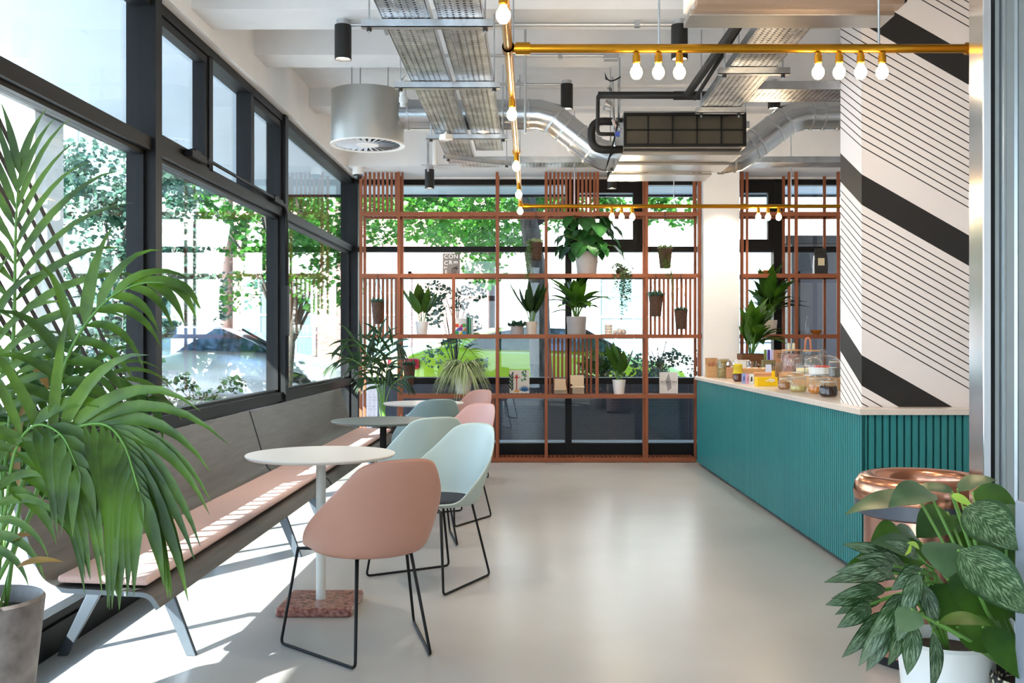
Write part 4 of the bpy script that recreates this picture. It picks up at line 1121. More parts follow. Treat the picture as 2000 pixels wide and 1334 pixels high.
# --- shelf 3
t = plant('potted_plant', 'small white pot with upright broad leaves, left on the middle shelf', on(824, Z3+.018), .072, .055, .145, WPOT); shoots(t, .145, 7, .46, .125, 41, LGREEN, .42)
t = plant('potted_plant', 'low grey pot with grey green succulent beside the cream pot', on(1010, Z3+.018), .07, .065, .1, GPOT); succulent(t, .1, .09, 120, 42, LBLUE, .07, .03)
t = plant('potted_plant', 'small cream pot with narrow upright leaves beside the grey succulent pot', on(1038, Z3+.018), .066, .05, .145, CPOT); shoots(t, .145, 11, .46, .075, 43, LDARK, .45)
t = plant('potted_plant', 'grey two tone pot with bushy peace lily in the middle of the middle shelf', on(1126, Z3+.018), .108, .1, .2, GPOT, lip=.07); broad(t, .2, 34, .42, .12, 1.0, 44, LGREEN, upright=.55)
# --- shelf 2 (upper)
t = plant('potted_plant', 'large light grey pot with big split leaved plant on the upper shelf', on(1146, Z2+.018), .122, .105, .25, mat('stone_pot', '#B4ADAA', .6), lip=.12)
q = random.Random(45); lf = MB(); st = MB()
for i in range(46):
    a = q.uniform(0, 2*PI); R_ = q.uniform(.08, .33); zz = q.uniform(.28, .66); c = Vector((R_*math.cos(a), .5*R_*math.sin(a), zz)); d = Vector((math.cos(a), .5*math.sin(a), 0))
    st.tube([(0, 0, .23), (c.x*.4, c.y*.4, (zz+.25)/2+.05), tuple(c)], .004, 5)
    L_ = q.uniform(.15, .23); tip = c+d*L_*.6+Vector((0, 0, -L_*.75)); lf.leaf(c, tip, L_*.95, d+Vector((0, 0, .7)), sag=.08, fold=.12, seg=8, shape='heart', wave=.02)
build('stems', st, LSTEM, t); build('leaves', lf, leafmat('split_leaf', '#1D4A22', '#3F7A3A', .35), t, smooth=True)
# trailing plant over the front of the upper shelf
t = thing('trailing_plant', 'small trailing plant spilling over the upper shelf edge, right of the big grey pot', 'trailing plant', on(1213, Z2+.018, YS+.03))
build('moss_base', MB().lathe([(.02, 0), (.05, .005), (.06, .03), (.04, .06), (.01, .065)], seg=14), SOIL, t, smooth=True)
q = random.Random(46); S = []
for i in range(16):
    a = q.uniform(0, 2*PI); x = q.uniform(-.14, .14); S.append([(0, 0, .05), (x*.6, -.02, .1+.03*q.random()), (x, -.03, .06)])
for i in range(24):
    x = q.choice([-.055, .02, .05, .075, .0])+q.uniform(-.02, .02); L_ = q.uniform(.15, .52) if abs(x-.03) < .06 else q.uniform(.1, .38)
    S.append([(x*.4, 0, .06), (x, -.055, .03), (x+q.uniform(-.01, .01), -.06, -L_*.5), (x+q.uniform(-.02, .02), -.06, -L_)])
trailing(t, S, 46, leafmat('grey_trailing_leaf', '#5C6E4E', '#8A9A74'), .032, 90)
# --- shelf 4
t = plant('potted_plant', 'large white pot with striped spider plant on the lower shelf', on(905, Z4+.018), .112, .075, .29, WPOT); spider(t, .29, 380, .34, 47, LSPID)
t = plant('potted_plant', 'small white pot with upright broad leaves, right on the lower shelf', on(1209, Z4+.018), .074, .056, .155, WPOT); shoots(t, .155, 9, .47, .13, 48, LGREEN, .28)
# --- behind the counter
t = plant('potted_plant', 'pale pot with bushy broad leaved plant on the shelf right of the column', on(1500, Z3+.018), .1, .085, .16, CPOT); broad(t, .16, 38, .44, .13, .95, 49, LGREEN, xmin=-.26, upright=.7)
t = plant('potted_plant', 'brown square basket with large glossy leaves behind the counter', (2.26, 10.25, .936), .115, .115, .24, mat('cork_brown', '#6B4424', .8, var=.25, vscale=60, bump=.4, bscale=90), square=True)
broad(t, .24, 46, .44, .13, .95, 50, LGREEN, xmin=-.13, upright=.65)
# --- hanging wicker pots
def hanging(label, u, vtop, vbot, vhook, zrail, plantfn, r=.068, y=YS-.06, dbl=True):
    zt = sz(vtop); zb_ = sz(vbot); h = zt-zb_
    x = (u-U0)*y/F; loc = (x, y, EYE+(V0-vbot)*y/F); h = (vbot-vtop)*y/F
    t = thing('hanging_basket', label, 'hanging pot', loc, 0, 'wicker pots hung from the shelving')
    m = MB().lathe([(r*.62, 0), (r*.72, .004), (r, h), (r-.006, h), (r-.01, h-.02)], seg=20, capt=False)
    build('pot', m, WICK, t, smooth=True, autos=True)
    build('soil', MB().lathe([(r-.01, h-.02), (r-.01, h-.015)], seg=16), SOIL, t)
    hz = zrail-loc[2]-.0
    for s in (-1, 1): build('cord', MB().tube([(s*(r-.002), 0, h-.005), (0, .0, hz-.01), (0, .03, hz+.024)], .0025, 5), DKST, t)
    plantfn(t, h); return t
hanging('wicker pot of grey green succulents hung low at the left end of the shelving', 737.5, 590, 633, 540, Z2, lambda t, h: succulent(t, h, .06, 90, 61, LBLUE, .055))
hanging('wicker pot of succulents hung under the middle shelf beside the floor palm', 799, 713, 753, 657, Z3, lambda t, h: succulent(t, h, .06, 90, 62, LBLUE, .06))
def trail1(t, h):
    succulent(t, h, .06, 80, 63, LSPID, .06); q = random.Random(63); S = []
    for i in range(9):
        x = q.uniform(-.1, -.03); S.append([(0, 0, h), (x, -.05, h+.01), (x-.02, -.06, -.05), (x-.02+q.uniform(-.04, .05), -.06, -q.uniform(.1, .26))])
    trailing(t, S, 64, leafmat('ivy_leaf', '#5B7A2C', '#93A850'), .028, 60)
hanging('wicker pot with trailing ivy hung high left of the big grey pot', 1047, 474, 508, 418, Z1, trail1, .076)
def trail2(t, h):
    succulent(t, h, .06, 80, 65, LSPID, .05); q = random.Random(66); S = []
    for i in range(8):
        a = q.uniform(0, PI); x = q.uniform(-.06, .06); S.append([(0, 0, h), (x*1.2, -.06, h+.01), (x, -.065, h*.4), (x*.5+.02, -.06, -q.uniform(.02, .12))])
    for i in range(3): S.append([(0, 0, h), (.05, -.06, .02), (.06+.01*i, -.06, -.2), (.055+.02*i, -.06, -.36-.04*i)])
    for i in range(3): S.append([(0, 0, h), (-.08, -.06, h*.8), (-.12-.02*i, -.05, h*.4-.05*i)])
    trailing(t, S, 67, leafmat('ivy_leaf_dark', '#4E6B2A', '#7F9846'), .026, 60)
hanging('mossy wicker pot with trailing ivy hung high near the white column', 1299, 486, 524, 418, Z1, trail2, .078)
hanging('wicker pot of succulents hung left in front of the slats by the white column', 1281, 578, 618, 540, Z2, lambda t, h: succulent(t, h, .07, 110, 68, LBLUE, .07), .078)
hanging('wicker pot of small succulents hung right in front of the slats by the white column', 1330, 606, 643, 540, Z2, lambda t, h: succulent(t, h, .06, 80, 69, LBLUE, .05), .074)
# --- floor plant by the shelving (young palm in a dark pot)
def frond(par, pts, lf_len, n, width, side_n, lm, seed, droop=.5, tip_ang=.5, r=.005, upfac=0, ends=(.25, 1), asym=(1, 1), name='frond', curl=.25, down=0):
    """rachis polyline with paired leaflets; side_n is the plane normal of the blade"""
    q = random.Random(seed); pts = [Vector(p) for p in pts]
    # resample (catmull-rom)
    def cr(p0, p1, p2, p3, t): return .5*((2*p1)+(-p0+p2)*t+(2*p0-5*p1+4*p2-p3)*t*t+(-p0+3*p1-3*p2+p3)*t**3)
    P_ = [pts[0]*2-pts[1]]+pts+[pts[-1]*2-pts[-2]]; path = []
    for i in range(1, len(P_)-2):
        for k in range(6): path.append(cr(P_[i-1], P_[i], P_[i+1], P_[i+2], k/6))
    path.append(pts[-1]); m = MB(); m.cur = 0; nn = len(path)
    m.tube(path, r, 6, radii=[r*(1-.75*i/nn) for i in range(nn)])
    m.cur = 1; sn = Vector(side_n).normalized()
    cum = [0]
    for i in range(1, nn): cum.append(cum[-1]+(path[i]-path[i-1]).length)
    tot = cum[-1]
    for k in range(n):
        f = ends[0]+(ends[1]-ends[0])*k/(n-1); d_ = f*tot; i = max(j for j in range(nn) if cum[j] <= d_+1e-9); i = min(i, nn-2)
        p = path[i].lerp(path[i+1], (d_-cum[i])/max(1e-6, cum[i+1]-cum[i])); ax = (path[i+1]-path[i]).normalized()
        sd = ax.cross(sn).normalized()
        env = (.55+.45*math.sin(PI*min(1, .15+.85*k/(n-1))))
        for s in (-1, 1):
            if asym[0 if s < 0 else 1] == 0: continue
            sp = 1.0-tip_ang*k/(n-1)
            d = (sd*s*sp+ax*(.45+tip_ang*k/(n-1))+sn*.12+Vector((0, 0, -down))).normalized()
            L_ = lf_len*env*q.uniform(.88, 1.1)*asym[0 if s < 0 else 1]; w = width*q.uniform(.8, 1.15)
            # leaflet bends down under gravity
            n0 = len(m.v); sg = 7; pp = Vector(p); dd = Vector(d)
            for j in range(sg+1):
                t = j/sg; ww = w/2*max(.02, math.sin(PI*min(1, t**.55*.97+.03))**.95)
                wd = dd.cross(sn).normalized() if dd.cross(sn).length > .05 else dd.orthogonal().normalized()
                nr = wd.cross(dd)
                m.v += [tuple(pp+wd*ww+nr*ww*.35), tuple(pp), tuple(pp-wd*ww+nr*ww*.35)]
                dd = (dd+Vector((0, 0, -droop*q.uniform(.7, 1.2)/sg*(.6+1.6*t)))).normalized(); pp = pp+dd*L_/sg
            for j in range(sg):
                a = n0+3*j; m._f((a, a+1, a+4, a+3)); m._f((a+1, a+2, a+5, a+4))
    return build(name, m, [LSTEM, lm], par, smooth=True)
FPx, FPy = -1.52, 10.25
fp = worldthing('floor_palm', 'dark potted palm on the floor at the left end of the shelving', 'potted plant', (FPx, FPy, 0))
m = potmesh(.125, .1, .46); m.v = [(p[0]+FPx, p[1]+FPy, p[2]) for p in m.v]; build('pot', m, mat('dark_pot', '#2B2522', .6), fp, smooth=True, autos=True)
m = MB().lathe([(.11, .43), (.11, .435)], (FPx, FPy, 0), 20); build('soil', m, SOIL, fp)
for i, (du, v1, ln, sd) in enumerate([(-60, 700, .32, 1), (-50, 665, .34, 2), (-8, 668, .36, 3), (28, 668, .34, 4), (15, 715, .3, 5), (-22, 735, .26, 6), (40, 740, .24, 7), (-5, 640, .3, 8), (-30, 690, .3, 9)]):
    tp = P(742+du, v1, FPy-.1+.05*(i % 3)); b = Vector((FPx+.02*(i % 3-1), FPy, .44)); md = Vector((FPx+(tp.x-FPx)*.3, FPy-.02, (tp.z*.62+.44*.38)+.05)); en = tp+Vector(((tp.x-FPx)*.5, 0, -.08))
    frond(fp, [b, md, tp, en], ln*.85, 6, .03, (0, -1, .25), LDARK, 100+sd, droop=.75, ends=(.6, 1), r=.006, tip_ang=.85)
# --- the big palm at the left edge
PX_, PY_ = P(-30, 1165, 3.1).x, 3.1
bp = worldthing('parlour_palm', 'large palm in a grey marbled pot at the left edge, fronds over the bench', 'potted plant', (PX_, PY_, 0))
MARB = mat('marbled_pot', '#8F8885', .5, c2='#4E4542', vscale=9, bump=.05)
m = MB().lathe([(.12, 0), (.172, .495), (.165, .505), (.155, .49), (.15, .45)], (PX_, PY_, 0), 40, True, False); build('pot', m, MARB, bp, smooth=True, autos=True)
m = MB().lathe([(.151, .44), (.151, .45)], (PX_, PY_, 0), 30); build('soil', m, SOIL, bp)
def F_(pp, L, n, w, sn=(0, -1, .2), droop=.8, y0=3.1, y1=3.1, seed=1, **k):
    k.setdefault('lm', LPALM); lm = k.pop('lm'); y = [y0+(y1-y0)*i/(len(pp)-1) for i in range(len(pp))]
    b = Vector((PX_+.05*math.sin(seed*2.1), PY_+.05*math.cos(seed*3.3), .45))
    frond(bp, [b]+[P(u, v, yy) for (u, v), yy in zip(pp, y)], L, n, w, sn, lm, seed, droop=droop, **k)
# tall upright frond
F_([(12, 900), (27, 640), (30, 480), (33, 400), (38, 340)], .46, 12, .027, seed=2, droop=.75, ends=(.55, 1), tip_ang=.75, r=.008)
# frond arching right at mid height
F_([(60, 1000), (98, 820), (140, 680), (205, 590), (270, 555), (320, 552)], .30, 10, .036, sn=(.1, -.75, .6), y1=2.95, seed=3, droop=1.2, down=.15, ends=(.55, 1), tip_ang=.85, r=.008)
# lower dark frond reaching right
F_([(45, 950), (85, 820), (150, 745), (225, 735), (290, 775)], .26, 13, .03, sn=(.1, -.6, .8), y0=3.2, y1=3.25, seed=4, droop=1.1, ends=(.42, 1), lm=LGREEN, r=.007)
# hero frond hanging over the bench
F_([(20, 1000), (70, 890), (130, 842), (200, 828), (242, 868), (272, 960)], .52, 17, .038, sn=(.15, -.95, .3), y0=3.05, y1=2.75, seed=5, down=.75, droop=1.0, ends=(.52, 1), tip_ang=.6, r=.008)
F_([(10, 1000), (30, 880), (70, 830), (120, 850), (150, 910)], .34, 9, .036, sn=(.1, -.9, .4), y0=3.0, y1=2.85, seed=6, down=.5, droop=1.4, ends=(.5, 1), r=.007)
# back and side fronds
F_([(5, 1000), (-5, 800), (-20, 650), (-60, 560)], .34, 12, .026, seed=7, droop=1.2, ends=(.45, 1), r=.007)
F_([(30, 1020), (50, 860), (80, 760), (100, 700)], .24, 9, .035, seed=8, droop=1.1, ends=(.5, 1), lm=LGREEN, y0=3.2, y1=3.3, r=.006)
F_([(10, 1050), (20, 930), (10, 800), (40, 720)], .24, 9, .028, seed=9, droop=1.3, ends=(.5, 1), y0=3.2, y1=3.35, r=.006)
F_([(40, 1050), (110, 940), (170, 900), (250, 905)], .24, 9, .026, sn=(.1, -.6, .8), seed=10, droop=1.2, ends=(.5, 1), lm=LGREEN, y0=3.25, y1=3.4, r=.005)
F_([(-10, 1000), (-30, 900), (-70, 850)], .3, 9, .03, seed=11, droop=1.4, ends=(.4, 1), y0=3.0, y1=2.95, r=.006)
dry = leafmat('dry_leaf', '#8A6234', '#A98A4E', .6)
for (a, b, w, y) in (((30, 1110), (125, 1098), .03, 2.95), ((20, 1060), (62, 1045), .03, 3.0), ((40, 960), (60, 760), .035, 3.2), ((95, 760), (45, 690), .03, 3.15)):
    build('dry_leaflet', MB().leaf(P(a[0], a[1], y), P(b[0], b[1], y), w, (0, -.6, 1), sag=.12, fold=.3), dry, bp, smooth=True)
# ================================================================== right hand corner: bin and two planters
BC = mat('copper_sheet', '#C98F74', .2, 1, var=.03); BCB = mat('copper_brushed', '#B98A78', .26, 1, stretch=(60, 60, 1), var=.05)
wb = worldthing('waste_bin', 'round copper waste bin with open top by the counter', 'bin', (1.605, 4.1, 0))
cc = (1.605, 4.1, 0)
build('body', MB().lathe([(.225, .04), (.225, .60)], cc, 56), BCB, wb, smooth=True, autos=True)
build('foot_ring', MB().lathe([(.215, 0), (.215, .04)], cc, 40), DKST, wb, smooth=True, autos=True)
build('dark_band', MB().lathe([(.22, .585), (.262, .6), (.264, .655), (.25, .66)], cc, 56), mat('graphite_band', '#55585F', .4, .5), wb, smooth=True, autos=True)
build('rim', MB().lathe([(.262, .65), (.268, .68), (.262, .72), (.242, .748), (.215, .757), (.19, .75), (.175, .73), (.172, .70), (.172, .6)], cc, 64, False, False), BC, wb, smooth=True)
build('liner', MB().lathe([(.171, .45), (.171, .7)], cc, 40, True, False), DKST, wb)
# leaves placed one by one: (base px, tip px, width px, depth)
def leafset(specs, lm, par, name, nrm=(0, -1, .5), shape='lance', sag=.05, curl=0, fold=.2, y_=0, wave=.0, seg=9):
    m = MB(); q = random.Random(len(specs))
    for sp in specs:
        (a, b, w, y) = sp[:4]; y2 = sp[4] if len(sp) > 4 else y-.05
        pa, pb = P(a[0], a[1], y), P(b[0], b[1], y2)
        nr = Vector(sp[5]) if len(sp) > 5 else Vector(nrm)+Vector((q.uniform(-.3, .3), 0, q.uniform(-.2, .3)))
        m.leaf(pa, pb, w*y/F, nr, sag=sag, fold=fold, shape=shape, seg=seg, curl=curl, wave=wave)
    return build(name, m, lm, par, smooth=True)
WP = worldthing('planter', 'white planter with silver feathered drooping leaves beside the copper bin', 'potted plant', (1.22, 3.0, 0))
m = MB().lathe([(.105, 0), (.142, .4), (.136, .41), (.13, .39), (.128, .37)], (1.25, 3.0, 0), 40, True, False); build('pot', m, WPOT, WP, smooth=True, autos=True)
build('soil', MB().lathe([(.127, .36), (.127, .37)], (1.25, 3.0, 0), 30), SOIL, WP)
ag = [((1690, 1160), (1618, 1180), 30, 2.95), ((1730, 1130), (1616, 1130), 34, 2.9), ((1745, 1105), (1640, 1115), 36, 2.85), ((1760, 1100), (1655, 1060), 36, 3.0),
      ((1700, 1180), (1640, 1225), 36, 2.9), ((1720, 1195), (1650, 1285), 34, 2.85), ((1745, 1180), (1680, 1300), 38, 2.8), ((1740, 1215), (1695, 1310), 36, 2.8),
      ((1760, 1160), (1700, 1250), 40, 2.75), ((1765, 1200), (1740, 1300), 36, 2.75), ((1780, 1215), (1775, 1318), 40, 2.72), ((1822, 1235), (1825, 1350), 30, 2.7),
      ((1770, 1110), (1680, 1085), 40, 2.95), ((1790, 1090), (1735, 1055), 30, 2.9), ((1800, 1110), (1745, 1150), 40, 2.75), ((1775, 1170), (1755, 1250), 44, 2.72), ((1795, 1120), (1760, 1210), 36, 2.7),
      ((1730, 1150), (1630, 1165), 30, 2.95), ((1720, 1170), (1635, 1195), 30, 3.0), ((1735, 1205), (1665, 1270), 30, 2.9), ((1800, 1140), (1830, 1230), 34, 2.8), ((1745, 1120), (1690, 1130), 34, 2.8)]
leafset(ag, LAGLA, WP, 'leaves', curl=.12, sag=.1)
st = MB()
for sp in ag: st.tube([(1.25, 2.98, .37), tuple((P(sp[0][0], sp[0][1], sp[3])+Vector((1.25, 2.98, .45)))*.5+Vector((0, 0, .07))), tuple(P(sp[0][0], sp[0][1], sp[3]))], .004, 5)
build('stems', st, LSTEM, WP)
gr = [((1760, 1040), (1700, 1060), 60, 3.05), ((1740, 1095), (1650, 1108), 46, 3.05), ((1735, 1085), (1682, 1068), 30, 3.1)]
leafset(gr, LGREEN, WP, 'plain_leaves', sag=.1)
PP = worldthing('planter', 'patterned planter with big glossy leaves at the bottom right corner', 'potted plant', (1.45, 3.05, 0))
def weave():
    m, nt, b = newmat('black_cream_weave'); b.inputs['Roughness'].default_value = .7
    tc = N(nt, 'ShaderNodeTexCoord'); vo = N(nt, 'ShaderNodeTexVoronoi', Scale=60.0); nt.links.new(tc.outputs['Object'], vo.inputs['Vector'])
    rp = N(nt, 'ShaderNodeValToRGB'); rp.color_ramp.elements[0].position = .35; rp.color_ramp.elements[1].position = .5
    rp.color_ramp.elements[0].color = hx('#D9CDAE'); rp.color_ramp.elements[1].color = hx('#25221F')
    nt.links.new(vo.outputs['Distance'], rp.inputs[0]); nt.links.new(rp.outputs[0], b.inputs['Base Color']); return m
m = MB().lathe([(.10, 0), (.14, .34), (.134, .35), (.13, .32)], (1.455, 2.83, 0), 36, True, False); build('pot', m, weave(), PP, smooth=True, autos=True)
build('soil', MB().lathe([(.126, .30), (.126, .31)], (1.455, 2.83, 0), 30), SOIL, PP)
ph = [((1795, 975), (1650, 1005), 62, 3.1, 3.05, (-.2, -.5, 1)), ((1815, 960), (1735, 990), 70, 3.05, 2.95, (.1, -.6, 1)), ((1860, 960), (1775, 955), 34, 3.3, 3.35, (0, -.5, 1)), ((1870, 955), (1948, 938), 50, 3.3, 3.25, (0, -.5, 1)),
      ((1840, 1060), (1850, 1130), 95, 2.75, 2.7, (0, -1, .2)), ((1790, 1080), (1700, 1060), 60, 3.0, 2.95, (0, -.7, .8)), ((1780, 1190), (1760, 1235), 60, 2.6, 2.6, (0, -1, .2)), ((1790, 1050), (1740, 1040), 50, 3.2, 3.15, (0, -.6, .8)), ((1960, 985), (1990, 1040), 60, 2.9, 2.8, (0, -1, .3))]
leafset(ph, LPHIL, PP, 'heart_leaves', shape='heart', sag=.08, fold=.15, wave=.015, seg=12)
big = [((1885, 990), (1990, 1075), 96, 2.7, 2.6, (-.3, -.8, .6)), ((1872, 1075), (2010, 1200), 100, 2.6, 2.5, (-.35, -.8, .6)), ((1880, 1230), (1990, 1215), 10, 2.6)]
leafset(big[:2], LMOTT, PP, 'mottled_leaves', sag=.06, fold=.22, seg=12)
gl = [((1850, 1000), (1790, 1050), 70, 3.2), ((1900, 1080), (1830, 1010), 80, 3.25), ((1870, 1120), (1930, 1020), 90, 3.2), ((1800, 1060), (1740, 1120), 60, 3.1),((1832, 1215), (1935, 1222), 46, 2.6, 2.5, (0, -.6, 1)), ((1905, 1050), (2010, 1120), 60, 2.9, 2.9, (0, -1, .3)), ((1850, 1130), (1990, 1200), 90, 2.8, 2.8, (-.3, -1, .3)), ((1900, 960), (1990, 1000), 60, 3.1), ((1820, 1140), (1870, 1240), 90, 2.85, 2.8, (0, -1, .2)),
      ((1870, 1225), (1960, 1270), 80, 2.75, 2.7, (0, -.8, .6)), ((1920, 1225), (2000, 1330), 70, 2.65, 2.6, (0, -.8, .6)), ((1850, 1150), (1905, 1235), 70, 2.9, 2.9), ((1950, 1100), (2000, 1230), 70, 2.9, 2.8)]
leafset(gl, LGREEN, PP, 'glossy_leaves', sag=.08, fold=.2, seg=10)
yg = [((1858, 965), (1900, 990), 18, 2.95), ((1795, 1070), (1772, 1060), 14, 2.7), ((1768, 1085), (1778, 1062), 12, 2.7)]
leafset(yg, leafmat('young_leaf', '#8FB63A', '#B5D45A'), PP, 'young_leaves')
st = MB(); b = Vector((1.44, 2.86, .31))
for sp in ph+big[:2]+gl+yg[:1]:
    p = P(sp[0][0], sp[0][1], sp[3]); st.tube([b, (b+p)*.5+Vector((-.03, -.0, .03)), p], .0045, 6, radii=[.006, .005, .004])
build('stems', st, LSTEM, PP, smooth=True)
# ================================================================== things on the shelves
def text_mesh(body, size, mtl, parent, loc, name='lettering', rot=(PI/2, 0, 0), ext=.0008, sx_=1, mirror=False):
    cu = bpy.data.curves.new(name, 'FONT'); cu.body = body; cu.size = size; cu.extrude = ext; cu.align_x = 'CENTER'; cu.align_y = 'CENTER'
    tmp = bpy.data.objects.new('t', cu); col.objects.link(tmp)
    bpy.context.view_layer.update()
    me = bpy.data.meshes.new_from_object(tmp.evaluated_get(bpy.context.evaluated_depsgraph_get()))
    bpy.data.objects.remove(tmp); bpy.data.curves.remove(cu)
    me.materials.clear(); me.materials.append(mtl); me.name = name
    o = bpy.data.objects.new(name, me); col.objects.link(o); o.parent = parent
    o.location = loc; o.rotation_euler = rot; o.scale = (sx_, 1, 1); return o
def bookat(label, u0, u1, v0, zbase, cover, y=10.88, depth=.018, cat='book'):
    x0, x1 = (u0-U0)*y/F, (u1-U0)*y/F; h = (V0-v0)*y/F+EYE-zbase
    t = thing('book', label, cat, ((x0+x1)/2, y, zbase)); w = (x1-x0)/2
    build('cover', MB().box((-w, 0, 0), (w, .002, h)).box((-w, depth-.002, 0), (w, depth, h)).box((-w, 0, 0), (-w+.002, depth, h)), cover, t)
    build('pages', MB().box((-w+.002, .002, .003), (w-.003, depth-.002, h-.003)), CPOT, t)
    return t, w, h
WL = mat('cover_white', '#F2F0EC', .5); GRY = mat('cover_grey', '#6C6866', .5); DK = mat('print_dark', '#2A2827', .5)
t, w, h = bookat('grey book with large white letters standing on the upper shelf', 865, 898, 495, Z2+.018, GRY)
for (s, x, z, sz_, rot) in (('C', -w*.62, h*.85, .062, 0), ('O', -w*.05, h*.85, .062, 0), ('N', w*.55, h*.85, .062, 0), ('C', -w*.62, h*.55, .062, 0), ('R', -w*.08, h*.57, .062, 0), ('E', w*.5, h*.58, .062, PI/2), ('T', -w*.62, h*.34, .05, -PI/2), ('E', -w*.62, h*.14, .05, 0)):
    text_mesh(s, sz_, WL, t, (x, -.001, z), rot=(PI/2, rot, 0))
m = MB()
for k in range(5): m.tube([(w*.0+.012*k, -.001, .01), (w*.1+.012*k, -.001, h*.3), (w*.75, -.001, h*.42-.01*k)], .002, 4)
build('spiral_print', m, DK, t)
# colourful book + green and grey spines
t, w, h = bookat('white book with bright geometric blocks on the middle shelf', 888, 911, 622, Z3+.018, WL)
cs = ['#1D9A62', '#2E59A6', '#E5532B', '#F2C22E', '#7E3FA0', '#D92F6A', '#2FA8C9', '#F08A24', '#63B046']
for i in range(3):
    for j in range(3):
        m = MB(); x = -w+.006+(2*w-.01)*i/3; z = .004+(h*.66)*j/3; x1 = x+(2*w-.012)/3; z1 = z+h*.21
        if (i+j) % 2: m.extrude([(x, z), (x1, z), (x1, z1)], 'y', -.001, 0)
        else: m.box((x, -.001, z), (x1, 0, z1))
        build('printed_block', m, mat('block_%d' % (i*3+j), cs[i*3+j], .5), t)
for (l, a, b, v, c) in (('thin dark green book next to the white geometric book', 912, 916, 619, '#1F4A3A'), ('green book, second from the white geometric book', 916.5, 920, 620, '#3C8F6A'), ('pale grey book, farthest right of the short row on the middle shelf', 920.5, 924, 623, '#A9B5B2')):
    y = 10.9; x0, x1 = (a-U0)*y/F, (b-U0)*y/F; hh = EYE+(V0-v)*y/F-(Z3+.018)
    r = thing('book', l, 'book', ((x0+x1)/2, y, Z3+.018), 0, 'books on the middle shelf')
    w = (x1-x0)/2; build('cover', MB().box((-w, -.07, 0), (-w+.002, .07, hh)).box((w-.002, -.07, 0), (w, .07, hh)).box((-w, -.07, 0), (w, -.068, hh)), mat('spine_'+c[1:], c, .5), r)
    build('pages', MB().box((-w+.002, -.067, .003), (w-.002, .068, hh-.003)), CPOT, r)
# botanical art book
t, w, h = bookat('art book with painted red and green plants on the lower shelf', 995, 1034, 723, Z4+.022, mat('art_cover', '#D8D3C8', .6), 10.95)
q = random.Random(71)
def strokes(nm, c, lst):
    m = MB()
    for (x, z, a, L, W) in lst: m.leaf((x, -.0012, z), (x+math.cos(a)*L, -.0012, z+math.sin(a)*L), W, (0, -1, 0), fold=.02, seg=4)
    build(nm, m, mat(nm+'_ink', c, .6), t, solid=.001)
strokes('dark_green_print', '#17402F', [(-w*.8, h*.1+.02*k, 1.2+(k % 2)*.9, .06, .02) for k in range(9)])
strokes('red_tree_print', '#B5382E', [(-w*.28, .03+.02*k, PI/2, .045, .012) for k in range(8)]+[(-w*.28, .16, a, .05, .01) for a in (.5, 1.2, 2, 2.7)])
strokes('green_leaf_print', '#2F7A4A', [(w*.45+q.uniform(-.02, .03), h*.5+q.uniform(0, .1), q.uniform(0, PI), .04, .018) for k in range(9)])
strokes('blue_agave_print', '#1C5E8C', [(w*.5, .02, .4+.33*k, .075, .014) for k in range(8)])
strokes('ochre_shell_print', '#D9A45C', [(q.uniform(-w*.5, w*.1), .01, q.uniform(.3, 2.6), .035, .02) for k in range(7)])
# grey and white book
t, w, h = bookat('white book with dark slab capitals and a grey shape on the lower shelf', 1288, 1324, 727, Z4+.022, WL, 10.93)
m = MB().extrude([(-.01, h*.1), (w*.3, h*.25), (w*.25, h*.55), (0, h*.95), (-w*.35, h*.6), (-w*.2, h*.3)], 'y', -.0008, 0); build('grey_print', m, mat('pale_grey_print', '#A9A9AB', .6), t)
text_mesh('ISOKON', .043, mat('slab_letters', '#4A2A1E', .5), t, (0, -.002, h*.52), sx_=1.12)
build('underline', MB().box((-w*.8, -.001, h*.4), (w*.8, 0, h*.41)), DK, t)
# plywood bird boxes
def birdbox(label, u0, u1, v0, lean):
    y = 10.9; x0, x1 = (u0-U0)*y/F, (u1-U0)*y/F; hh = EYE+(V0-v0)*y/F-(Z4+.022); w = (x1-x0)/2
    t = thing('bird_box', label, 'bird box', ((x0+x1)/2, y, Z4+.022), 0, 'plywood bird boxes')
    pts = [(-w, 0), (w, 0), (w*.72, hh*.7), (w*.72, hh), (-w, hh)] if lean > 0 else [(-w*.7, 0), (w, 0), (w, hh), (-w, hh), (-w, hh*.55), (-w*.7, hh*.5)]
    build('front_panel', MB().extrude(pts, 'y', -.06, -.05), WOODP, t, bevel=.001)
    build('box_body', MB().extrude(pts, 'y', -.05, .06), WOODP, t)
    build('entrance_hole', MB().lathe([(.017, 0), (.017, .002)], seg=20), DKST, t)
    o = t.children[-1]; o.rotation_euler = (PI/2, 0, 0); o.location = (-.005, -.0605, hh*.68)
    return t
WOODP = mat('birch_ply', '#D8BE9C', .55, var=.06, stretch=(3, 30, 30))
birdbox('smaller plywood bird box with a round hole, left of the pair', 1083, 1108, 740, 1)
birdbox('taller plywood bird box with a round hole, right of the pair', 1114, 1140, 733, -1)
